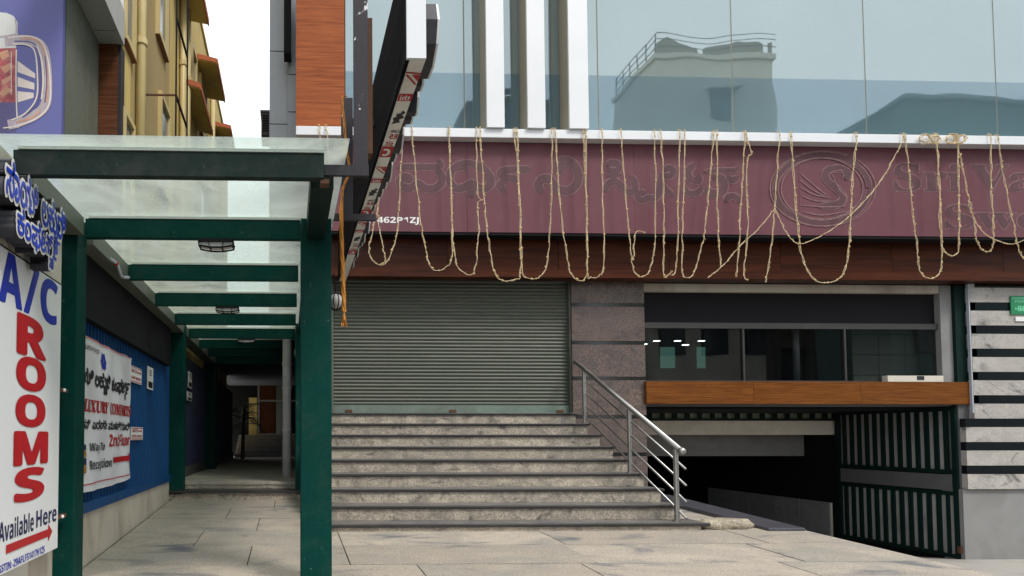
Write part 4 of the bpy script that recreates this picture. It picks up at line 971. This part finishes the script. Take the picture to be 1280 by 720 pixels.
MB().box(b_ + .001, HX0 - .001, 4.77, 4.80, z1 - .2, z1 - .15).build('strut', 'dark_steel', t)
# orange rope
rp = smooth_path([at(433, 120, 4.69), at(428, 128, 4.69), at(434, 190, 4.70), at(437, 215, 4.70), at(428, 240, 4.69), at(427, 300, 4.69), at(429, 350, 4.69), at(430, 390, 4.69)])
r_ = thing('orange_rope', 'frayed orange rope dangling from the steel post in front of the shutter', 'rope', tuple(rp[-1]))
g = MB()
for ph in (0, 2.1, 4.2):
    g.tube([p + Vector((.008 * math.cos(i * .9 + ph), .008 * math.sin(i * .9 + ph), 0)) for i, p in enumerate(rp)], [.0035 if i < 22 else .010 for i in range(len(rp))], 5)
g.build('strand', 'rope', r_)
g = MB(); e_ = rp[-1]
for k in range(9):
    a = rnd.uniform(-.05, .05); g.tube([e_, e_ + Vector((a * .5, rnd.uniform(-.02, .02), -.06)), e_ + Vector((a, rnd.uniform(-.03, .03), -.11))], [.006, .006, .003], 4)
g.build('frayed_end', 'rope', r_)

# ------------------------------------------------------------------ dried garlands hanging in loops off the ledge
GL = [  # label, radius, list of pixel points of the photo
 ('short dried garland loop half hidden by the projecting sign', 1, [(484, 170), (471, 262), (462, 305), (463, 322), (474, 331), (484, 326), (496, 292), (500, 230), (504, 163)]),
 ('single dried strand inside the loop nearest the projecting sign', 1, [(470, 180), (472, 260), (476, 293), (480, 318), (482, 326), (476, 330)]),
 ('dried garland loop over the left half of the first ghost letter', 1, [(515, 164), (521, 230), (528, 293), (537, 332), (548, 338), (558, 333), (565, 318), (563, 230), (562, 163)]),
 ('dried garland loop over the left edge of the second ghost letter', 1, [(561, 163), (566, 290), (570, 328), (580, 341), (590, 343), (594, 333), (598, 290), (597, 255), (603, 250), (597, 240), (596, 163)]),
 ('deep dried garland loop ending above the shutter below the hooked ghost stroke', 1.15, [(600, 163), (605, 250), (612, 310), (618, 340), (628, 351), (644, 349), (651, 338), (650, 250), (643, 164)]),
 ('dried garland loop over the gap left of the curled ghost letter', 1.1, [(646, 164), (650, 250), (653, 335), (660, 347), (675, 346), (685, 325), (689, 250), (690, 164)]),
 ('dried garland loop over the curled ghost letter ending at the shutter corner', 1.15, [(694, 164), (700, 250), (707, 310), (713, 341), (724, 351), (732, 347), (734, 325), (733, 250), (729, 165)]),
 ('narrow dried garland loop above the top of the granite pillar', 1, [(732, 165), (734, 330), (739, 346), (748, 345), (755, 328), (753, 250), (752, 165)]),
 ('dried garland loop above the right edge of the granite pillar', 1, [(776, 166), (782, 230), (788, 315), (794, 340), (803, 346), (813, 334), (820, 290), (818, 167)]),
 ('small broken dried strand hooked on the black slit under the sign', 1, [(792, 325), (793, 296), (798, 289), (807, 291)]),
 ('straight dried strand with hooked end above the left window pane', 1, [(826, 167), (829, 230), (830, 300), (829, 343), (834, 345), (840, 339)]),
 ('dried strand falling left of the narrow loop at the last ghost letters', 1, [(850, 168), (847, 298), (845, 338), (838, 344)]),
 ('narrow dried garland loop crossing the last Kannada ghost letters', 1, [(856, 168), (854, 260), (853, 335), (857, 347), (866, 342), (876, 310), (881, 285), (887, 230), (892, 168)]),
 ('loose dried strand ending below the sign right of the narrow loop', 1, [(896, 168), (897, 250), (899, 305), (902, 333)]),
 ('left one of two loose strands hanging close together before the swan emblem', 1, [(931, 169), (928, 230), (924, 300), (921, 346)]),
 ('right one of two loose strands hanging close together before the swan emblem', 1, [(933, 169), (938, 192), (934, 205), (934, 290), (930, 340), (934, 351)]),
 ('dried strand crossing the left rim of the swan emblem with a knot', 1, [(974.5, 170), (971, 215), (968, 262), (964, 310), (957, 353)]),
 ('slanting dried string running down left from the knot by the swan', .8, [(968, 261), (950, 284), (930, 303), (908, 327), (897, 338), (885, 347)]),
 ('long slack string slanting up across the swan emblem to the ledge', .8, [(968, 261), (978, 280), (988, 298), (1000, 305), (1022, 297), (1045, 283), (1064, 268), (1090, 240), (1110, 210), (1129, 174)]),
 ('thick double garland loop hanging over the whole swan emblem', 1.7, [(989, 170), (994, 240), (999, 300), (1007, 333), (1020, 351), (1036, 353), (1047, 349), (1056, 335), (1062, 290), (1065, 230), (1070, 171)]),
 ('dried garland loop over the capital S of the ghost English name', 1.1, [(1133, 174), (1139, 240), (1146, 300), (1151, 338), (1160, 348), (1171, 345), (1178, 330), (1177, 270), (1173, 215), (1171, 173)]),
 ('thick dried strand doubled over the ghost letter r', 1.2, [(1168, 173), (1173, 195), (1175, 260), (1177, 305), (1184, 318), (1193, 319), (1199, 308), (1199, 250), (1196, 175)]),
 ('dried garland loop over the ghost letter V', 1.1, [(1197, 176), (1203, 215), (1211, 252), (1219, 277), (1221, 303), (1229, 314), (1239, 312), (1242, 295), (1240, 240), (1238, 175)]),
 ('thin slack string sagging right along the bottom edge of the sign', .8, [(1211, 250), (1219, 275), (1232, 292), (1246, 301), (1266, 305), (1290, 296)]),
 ('dried strand hanging down past the last English ghost letters', 1, [(1248, 175), (1255, 220), (1266, 280), (1274, 310), (1284, 330)]),
 ('left short strand over the ledge beside the steel post', .9, [(399, 155), (400, 170), (401, 200)]),
 ('right short strand over the ledge beside the steel post', .9, [(407, 155), (409, 172), (410, 200)]),
]
for i, (lab, rad, pts) in enumerate(GL):
    gr_ = random.Random(i)
    wp = [at(px, py, 8.675) for px, py in pts]
    for q in wp: q.y += gr_.uniform(-.012, .012)
    onl = [k for k in (0, -1) if pts[k][1] < 178]
    wp = smooth_path(wp, 7)
    for q in wp[1:-1]: q.x += gr_.uniform(-.009, .009); q.y += gr_.uniform(-.005, .005)
    for k in onl:                                                   # both ends run back over the ledge
        e_ = wp[k]; e_.z = zL1 + .012; tail = [e_ + Vector((0, .06, .004)), e_ + Vector((.01, .16, .0))]
        wp = (tail[::-1] + wp) if k == 0 else (wp + tail)
    g = MB(); rs = .0038 * (1 + .25 * (rad - 1)); tw = gr_.uniform(.6, 1.0)
    for ph in (0, math.pi):
        g.tube([q + Vector((math.cos(k * tw + ph) * .006 * rad, math.sin(k * tw + ph) * .006, 0)) for k, q in enumerate(wp)], rs, 4)
    o_ = g.build('garland', 'straw'); tag(o_, lab, 'garland', 'dried garlands hanging from the white ledge')
    g = MB(); acc = 0; nxt = .05
    for a, b_ in zip(wp[:-1], wp[1:]):
        acc += (b_ - a).length
        while acc > nxt:
            nxt += gr_.uniform(.05, .13)
            c_ = a.lerp(b_, .5); s_ = gr_.uniform(.009, .017) * min(rad, 1.2)
            g.octa(c_ + Vector((gr_.uniform(-.01, .01), gr_.uniform(-.012, .004), 0)), s_, gr_.uniform(.5, 1.2), .8, gr_.uniform(.7, 1.5))
            if gr_.random() < .5: g.tube([c_, c_ + Vector((gr_.uniform(-.025, .025), -.01, gr_.uniform(-.02, .02)))], [.005, .002], 4)
    fl = g.build('dried_flowers', 'bud', o_); fl['kind'] = 'stuff'
g = MB()
gr_ = random.Random(99)
for cx_ in (1158, 1168, 1190, 1200):
    p = at(cx_, 172, 8.66); pts = []
    for k in range(26):
        a = k * .8; rr = gr_.uniform(.04, .10); pts.append(p + Vector((rr * 1.2 * math.cos(a), gr_.uniform(-.02, .02), .8 * rr * math.sin(a) - .02)))
    g.tube(smooth_path(pts, 3), .006, 4)
tag(g.build('garland_knot', 'straw'), 'tangled knot of dried string bunched on the ledge above the English name', 'garland')

# ------------------------------------------------------------------ inside the passage
ps = thing('passage_floor', 'two low granite steps and stone floor leading into the passage', 'steps', (-.6, 9, .1))
zs1 = at(300, 613, 9.0).z
MB().box(XW + .001, X0 + .24, 8.97, 9.35, zs1 - .035, zs1).build('tread', 'nosing', ps)
MB().box(XW + .002, X0 + .235, 9.0, 9.34, gz(9) - .1, zs1 - .036).build('riser', 'riser', ps)
zfl = at(300, 602, 9.32).z
MB().box(XW + .002, X0 + .235, 9.30, 9.40, zs1 + .001, zfl - .002).build('riser', 'riser', ps)
for k in range(10):
    MB().box(XW + .003, X0 + .236, 9.29 + k, 10.287 + k, zfl - .04, zfl).build('floor_slab', 'slab', ps)
p0 = at(358.5, 598, 10.1)
pv = thing('downpipe', 'grey plastic downpipe with collars standing inside the passage', 'pipe', (p0.x, 10.1, zfl))
MB().tube([(p0.x, 10.1, zfl + .001), (p0.x, 10.1, 3.0)], .07, 14).build('pipe', 'pvc', pv, smooth=True)
for py in (455, 485, 537): MB().tube([(p0.x, 10.1, at(358, py, 10.1).z - .02), (p0.x, 10.1, at(358, py, 10.1).z + .02)], .078, 14).build('collar', 'pvc', pv)
bsx = thing('passage_steps', 'dim flight of steps at the far end of the passage', 'steps', (-.8, 19.3, zfl))
for k in range(6):
    MB().box(-1.66, X0 + .23, 19.3 + .3 * k, 21.3, zfl + .115 * k + .001, zfl + .115 * (k + 1)).build('step', 'tread', bsx)
ztp = zfl + .69
dr = thing('passage_door', 'dim brown door with pale frame and yellow panel at the end of the passage', 'door', (-.6, 21, ztp))
MB().box(-2.2, X0 + .24, 21.2, 21.3, zfl, 3.2).build('wall', 'black', dr)
a, b_ = at(311, 531, 21.1), at(321, 497, 21.1); MB().box(a.x, b_.x, 21.12, 21.19, ztp, b_.z).build('yellow_panel', 'yellow', dr)
a, b_ = at(325, 531, 21.1), at(344, 478, 21.1); MB().box(a.x, b_.x, 21.10, 21.19, ztp, b_.z).build('door_leaf', 'door_brown', dr)
a, b_ = at(345, 531, 21.1), at(357, 478, 21.1); MB().box(a.x, b_.x, 21.10, 21.19, ztp, b_.z).build('glass_leaf', 'hotel_glass', dr)
z_ = at(330, 501, 21.1).z; a = at(322, 531, 21.1).x
MB().box(a, a + .06, 21.07, 21.095, ztp, z_ + .7).box(a + .061, X0 + .2, 21.07, 21.095, z_ - .03, z_ + .03).box(a + .061, X0 + .2, 21.07, 21.095, ztp + .001, ztp + .05).build('frame', 'concrete', dr)
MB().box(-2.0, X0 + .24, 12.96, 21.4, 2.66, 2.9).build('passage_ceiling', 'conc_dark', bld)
pl = thing('palm_plant', 'dark palm with arching fronds beside the rear steps', 'plant', (-1.35, 18.4, zfl))
st_ = MB().tube([(-1.35, 18.4, zfl), (-1.33, 18.4, zfl + .8), (-1.3, 18.4, zfl + 1.5)], [.06, .045, .03], 7).build('stem', 'door_brown', pl)
gp = random.Random(5)
for k in range(13):
    a = k * 2.4; up = gp.uniform(.4, 1.1); ln = gp.uniform(.7, 1.1); z0_ = zfl + gp.uniform(.9, 1.6); g = MB(); prev = None
    for i in range(12):
        t_ = i / 11; c_ = Vector((-1.3 + .75 * math.cos(a) * ln * t_, 18.4 + .9 * math.sin(a) * ln * t_, z0_ + up * t_ * .8 - .75 * t_ * t_))
        if prev is not None and i > 1:
            d = (c_ - prev).normalized(); sd_ = d.cross(Vector((0, 0, 1))).normalized()
            for s in (-1, 1):
                l_ = .30 * math.sin(math.pi * min(1, t_ + .1)) + .05
                g.quad(c_, c_ + sd_ * s * l_ + d * .12 - Vector((0, 0, .08)), c_ + d * .05)
        prev = c_
    g.build('frond', 'leaf', pl)

# ------------------------------------------------------------------ grey clad wing left of the shop front
wg = thing('clad_wing', 'narrow light grey panel clad wing rising behind the canopy', 'building', (-.2, 10, 2.9))
WX = x_of(337, 9.9, 80)
zw = [2.75, z_of(155, 9.9, 345), z_of(64, 9.9, 345), z_of(64, 9.9, 345) + 1.3, 9.6]
xa_ = x_of(359.5, 9.9, 100)
for z0, z1 in zip(zw[:-1], zw[1:]): MB().box(WX, xa_, 9.9, 12.0, z0 + .008, z1 - .008).build('cladding_panel', 'grey_acp', wg)
zw2 = [2.75, z_of(139, 9.7, 362), 6.6, 9.6]
for z0, z1 in zip(zw2[:-1], zw2[1:]): MB().box(xa_ + .002, X0 + .03 - .004, 9.72, 12.0, z0 + .008, z1 - .008).build('cladding_panel', 'grey_acp', wg)
MB().box(WX + .02, X0 + .02, 10.0, 11.9, 2.76, 9.5).build('core', 'conc_dark', wg)
MB().box(x_of(355, 9.6, 30), x_of(364, 9.6, 30), 9.45, 9.7, z_of(73, 9.6, 358), 9.4).build('dark_box', 'black', wg)
ac = thing('air_conditioner', 'small grey outdoor air conditioner on the far side of the grey wing', 'air conditioner', at(331, 165, 12.5))
a, b_ = at(326.5, 169, 12.5), at(337, 140, 12.5)
MB().box(a.x, WX + .06, 12.5, 13.0, a.z, b_.z).build('casing', 'conc_dark', ac)
g = MB()
for k in range(7): z_ = a.z + .08 + k * .05; g.box(a.x + .03, b_.x - .02, 12.485, 12.499, z_, z_ + .02)
g.build('grille', 'black', ac); MB().box(a.x - .02, WX + .06, 12.48, 13.02, b_.z + .001, b_.z + .03).build('top_plate', 'concrete', ac)

# ------------------------------------------------------------------ left: hotel front with poster, yellow house behind
ht = thing('hotel_building', 'building behind the poster with green tiled side wall and grey soffit', 'building', (-4, 6, 0))
HXW = -1.93; HYF = ax(79, 80, HXW).y; HYE = 6.38
MB().box(-7, HXW - .06, HYF + .05, HYE + 3, 2.62, 9).build('wall', 'conc_dark', ht)
MB().box(-7, -1.99, 4.25, HYE + 3, -.5, 2.6).build('wall', 'conc_dark', ht)
zst = at(122, 55, HYE).z
for k in range(2): MB().box(HXW - .058, HXW, HYF + .06 + k * .55, min(HYE - .01, HYF + .606 + k * .55), 2.65, 8.4).build('wall_panel', 'hotel_glass', ht)
xo = x_of(155, HYE, 57)
y0 = HYE - .22
for a, b_ in ((3.6, 4.9), (4.9, y0), (y0, HYE + .02)): MB().box(HXW + .002, xo, a + .004, b_ - .004, zst, zst + .35).build('soffit_panel', 'hotel_acp', ht)
MB().box(HXW + .001, x_of(147.5, HYE, 100), HYE - .006, HYE + .1, 2.6, zst - .001).build('timber_column', 'wood_col', ht)
MB().box(x_of(147.5, HYE, 100) + .001, x_of(151, HYE, 100), HYE + .0, HYE + .14, 2.6, zst - .001).build('column_edge', 'dark_steel', ht)
MB().box(xo - .12, xo - .03, HYE + .03, HYE + .1, zst + .352, 9).build('window_trim', 'white_acp', ht)
ps_ = thing('poster_board', 'violet poster board with a frothy glass mug of red drink', 'poster', (-3, HYF, 2.7))
MB().box(-4.6, HXW, HYF - .02, HYF + .04, 2.65, 8).build('panel', 'poster', ps_)
PP = lambda px, py, d: tuple(at(px, py, HYF - .0205 - d * .15))
def flat(name, m_, polys, d):
    g = MB()
    for i, q in enumerate(polys): g.quad(*[PP(a, b, d + i * .0004) for a, b in q])
    g.build(name, m_, ps_)
def band(c0, wd):
    c0 = smooth_path([(a, b, 0) for a, b in c0], 5); L_, R_ = [], []
    out = []
    for i in range(len(c0)):
        t_ = (c0[min(i + 1, len(c0) - 1)] - c0[max(i - 1, 0)]).normalized(); n_ = Vector((-t_.y, t_.x, 0)) * wd
        L_.append(c0[i] - n_); R_.append(c0[i] + n_)
    return [[tuple(L_[i])[:2], tuple(L_[i + 1])[:2], tuple(R_[i + 1])[:2], tuple(R_[i])[:2]] for i in range(len(c0) - 1)]
flat('mug_print', 'beer', [[(-60, 60), (20, 60), (20, 128), (-60, 128)]], .002); flat('mug_base_print', 'beer_dark', [[(-60, 128), (20, 128), (20, 166), (-60, 166)]], .002)
fo = [(-60, 62), (-60, 14), (-20, 14), (8, 16), (17, 20), (22, 28), (22, 44), (20, 60)]
flat('foam_print', 'foam', [fo], .004)
flat('straw_print', 'gl_light', [[(22, 76), (44, 92), (44, 98), (22, 90)], [(22, 96), (43, 104), (43, 112), (22, 108)], [(22, 114), (42, 116), (42, 122), (22, 128)]], .004)
hd = [(6, 52), (22, 50), (40, 51), (52, 58), (57, 75), (59, 105), (57, 130), (45, 143), (22, 153), (10, 156)]
flat('handle_print', 'gl_print', band(hd, 6.2), .006)
flat('handle_highlight', 'gl_light', band([(10, 47), (22, 45.5), (40, 46), (53, 54), (60, 75), (63, 105), (61, 131), (47, 147), (22, 157), (4, 160)], .8)
     + band([(16, 55), (34, 56), (44, 66), (47, 100), (45, 124), (31, 142), (14, 150)], .9) + band([(46, 56), (52, 75), (54, 100), (52, 124)], 1.0), .010)
flat('handle_shadow', 'beer_dark', band([(18, 51.5), (38, 52.5), (48, 62), (50, 85), (50, 115), (44, 134), (28, 147)], .8) + band([(56, 70), (58.5, 100), (56, 128)], .7), .014)
flat('handle_amber', 'gl_amber', band([(26, 48), (42, 49), (52, 57), (57, 75), (60, 104), (58, 128)], .9) + band([(20, 153), (40, 147), (50, 138)], 1.1), .018)
flat('glass_edge', 'gl_light', band([(20.5, 62), (20, 100), (21, 140), (23, 160)], .8) + band([(14, 64), (14, 118)], .5), .010)
flat('ice_print', 'gl_amber', [[(-2, 66), (10, 62), (12, 70), (3, 76)], [(0, 84), (14, 78), (17, 84), (6, 92)], [(2, 100), (15, 93), (14, 100), (4, 106)], [(-2, 116), (9, 109), (16, 113), (4, 121)]], .008)
flat('foam_shade', 'gl_print', band([(-20, 45), (0, 46), (20, 43)], 1.2) + band([(19, 24), (20.5, 34), (20, 44)], 1.0), .010)

yh = thing('yellow_house', 'long weathered yellow house with orange edged sunshades along the alley', 'house', (-2, 12, 0))
YX = -1.74
ytop = ax(250, 27, YX).z
yend = ax(281, 150, YX).y + .9
MB().box(-7, YX, HYE + .15, ax(212, 60, YX).y, .0, ytop + 3).build('wall', 'olive', yh)
MB().box(-7, YX - .002, ax(212, 60, YX).y + .002, yend, .0, ytop).build('wall', 'yellow', yh)
MB().box(-7, YX + .03, ax(240, 60, YX).y, yend + .03, ytop + .001, ytop + .06).build('parapet_cap', 'yellow', yh)
MB().box(-7, YX + .006, HYE + .151, ax(163, 60, YX).y, .01, 8).build('pilaster', 'yellow', yh)
yy = lambda px: ax(px, 90, YX).y
def pipe(px, r, zt, m_='cream_pipe', off=.06):
    y = yy(px); q = MB().tube([(YX + off, y, 2.6), (YX + off, y, zt)], r, 10).build('drainpipe', m_, yh, smooth=True)
    for z_ in (4.0, 5.4, 6.8): MB().tube([(YX + off, y, z_), (YX + off, y, z_ + .07)], r * 1.3, 10).build('collar', m_, q)
pipe(169.5, .055, 9.5); pipe(224, .05, 9.3); pipe(230, .05, 9.3); pipe(263, .05, 8.8)
def window(p0, p1, ztop, zbot):
    y0, y1 = yy(p0), yy(p1)
    q = MB().box(YX - .0, YX + .05, y0 - .06, y0, zbot - .06, ztop + .06).box(YX, YX + .05, y1, y1 + .06, zbot - .06, ztop + .06).box(YX, YX + .06, y0 + .001, y1 - .001, zbot - .06, zbot).box(YX, YX + .05, y0 + .001, y1 - .001, ztop, ztop + .06).build('window', 'cream_pipe', yh)
    MB().box(YX + .003, YX + .012, y0 + .002, y1 - .002, zbot + .001, ztop - .001).build('pane', 'pane_grey', q)
    MB().box(YX + .0, YX + .058, y0 - .06, y1 + .06, zbot - .072, zbot - .061).build('sill', 'sill_dark', q)
window(195, 205, ax(195, -60, YX).z, ax(199, 50, YX).z); window(199, 209, ax(199, 122, YX).z, ax(203, 240, YX).z)
window(153, 163, 7.6, ax(158, 55, YX).z); window(153, 163, ax(156, 150, YX).z, 2.8)
def shade(p0, y1, out, z):
    y0 = yy(p0); q = MB().prism([(YX, y0, z), (YX, y0, z + .10), (out, y0, z - .0), (out, y0, z - .07)], (0, y1 - y0, 0)).build('sunshade', 'yellow', yh)
    MB().box(out + .001, out + .02, y0 - .01, y1 + .01, z - .09, z + .015).build('edge_trim', 'orange', q)
    MB().prism([(YX + .01, y0 - .001, z + .015), (YX + .01, y0 - .001, z + .11), (out, y0 - .001, z + .02), (out, y0 - .001, z - .06)], (0, -.015, 0)).build('edge_trim', 'orange', q)
zsh = ax(246, 74, YX).z
shade(212, ax(234, 25, YX).y, -1.39, zsh); shade(246, ax(258, 125, YX).y, -1.37, zsh); shade(267, ax(275, 170, YX).y, -1.36, zsh)
shade(229.5, ax(247, 166, YX).y, -1.47, ax(229.5, 106, YX).z)
q = lambda px, py: None
for p0, p1, z0, z1 in ((238, 243, 6.9, 7.8), (249, 256, 6.9, 7.85), (250, 257, 4.8, 5.9)): window(p0, p1, z1, z0)
sf = thing('bracket_frame', 'thin black steel bracket frame standing off the yellow house', 'steel frame', (-1.3, 7.4, 4))
g = MB(); ya, yb2 = 7.35, 8.15; fx = x_of(220, ya, 119); z1_, z2_ = at(220, 119, ya).z, at(218, 22, ya).z
for y in (ya, yb2): MB().box(fx - .009, fx + .009, y - .009, y + .009, 3.6, 7.6).build('upright', 'black', sf)
for z_ in (z1_, z2_):
    MB().box(fx - .011, fx + .011, ya + .013, yb2 - .013, z_ - .012, z_ + .012).build('bar', 'black', sf)
    if z_ == z1_: MB().box(YX, fx - .010, ya - .009, ya + .009, z_ - .009, z_ + .009).build('bar', 'rust', sf)

# ------------------------------------------------------------------ houses across the road (mirrored in the upper glass, one added out of view)
def far_house(label, x0, x1, y0, y1, top, m_, wins, extra=None):
    t = thing('far_house', label, 'house', ((x0 + x1) / 2, (y0 + y1) / 2, -.47))
    MB().box(x0, x1, y0, y1, -.47, top).build('wall', m_, t)
    MB().box(x0 - .12, x1 + .12, y0 - .12, y1 + .12, top + .001, top + .22).build('roof_slab', m_, t)
    for wx, wz in wins:
        q = MB().box(wx - .65, wx + .65, y1 + .001, y1 + .05, wz, wz + 1.5).build('window', 'conc_dark', t)
        MB().box(wx - .55, wx - .03, y1 + .051, y1 + .06, wz + .1, wz + 1.4).build('pane', 'pane_grey', q); MB().box(wx + .03, wx + .55, y1 + .051, y1 + .06, wz + .1, wz + 1.4).build('pane', 'pane_grey', q)
        MB().box(wx - .85, wx + .85, y1 + .002, y1 + .5, wz + 1.6, wz + 1.7).build('sunshade', m_, q)
    return t
mY = lambda Z: 18.0 - Z                                            # a mirror depth Z is a real place at y = 18 - Z
A0, A1 = at(818, 100, 32).x, at(964, 100, 32).x; At = at(880, 74, 32).z
A = far_house('tall cream house across the road with railed roof terrace', A0, A1, mY(36.2), mY(32), At, 'far_cream', [((A0 + A1) / 2 + .6 + (at(902, 100, 32).x - (A0 + A1) / 2 - .6), at(902, 151, 32).z)] + [(A0 + 1.2 + 2.2 * k, 2 + 3.2 * j) for k in range(3) for j in range(4)])
g = MB(); zr = At + .22
for y in [mY(32) - .1 - .8 * k for k in range(6)]: g.tube([(A0 + .05, y, zr), (A0 + .05, y, zr + 1)], .03, 5)
for z_ in (.35, .7, 1.0): g.tube([(A0 + .05, mY(32), zr + z_), (A0 + .05, mY(36.2), zr + z_)], .025, 5); g.tube([(A0 + .05, mY(32), zr + z_), (A1 + .2, mY(32), zr + z_)], .02, 5)
g.build('railing', 'dark_steel', A)
g = MB(); gx = random.Random(4); P_ = []
for k in range(22):
    t_ = k / 21; P_.append((A0 + .2 + (A1 - A0) * t_, zr + .75 + .35 * math.sin(t_ * 13) * (1 - t_) + gx.uniform(-.12, .12)))
for (a, za_), (b_, zb2) in zip(P_[:-1], P_[1:]):
    if gx.random() < .8: g.quad((a, mY(32) - .3, zr + gx.uniform(0, .25)), (b_, mY(32) - .3, zr + gx.uniform(0, .25)), (b_, mY(32) - .35, zb2), (a, mY(32) - .35, za_))
g.build('tattered_sheet', 'tarp', A)
B0 = at(1128, 130, 26).x; Bt = at(1128, 128, 26).z
far_house('dark teal flat roofed house across the road', B0, B0 + 9, mY(30), mY(26), Bt, 'far_teal', [(B0 + 1.6 + 2.4 * k, 1.5 + 3.1 * j) for k in range(3) for j in range(4)])
MB_ = at(1242, 100, 26).x
far_house('small grey rooftop house across the road behind the fins', at(588, 128, 31).x, at(728, 128, 31).x, mY(34.5), mY(31), at(600, 130, 31).z, 'far_grey', [(at(640, 128, 31).x, at(640, 160, 31).z)] + [(at(588, 128, 31).x + 1.4 + 2 * k, 2 + 3.2 * j) for k in range(2) for j in range(4)])

D0, D1 = at(968, 200, 35).x, at(1135, 200, 35).x  # unseen house added to keep sky out of the shop window's reflection
far_house('brown set back house between the cream and the teal house', D0, D1, mY(40), mY(35), at(1050, 215, 35).z, 'far_grey', [(D0 + 1.5 + 2.3 * k, 1.2 + 3.1 * j) for k in range(3) for j in range(4)])
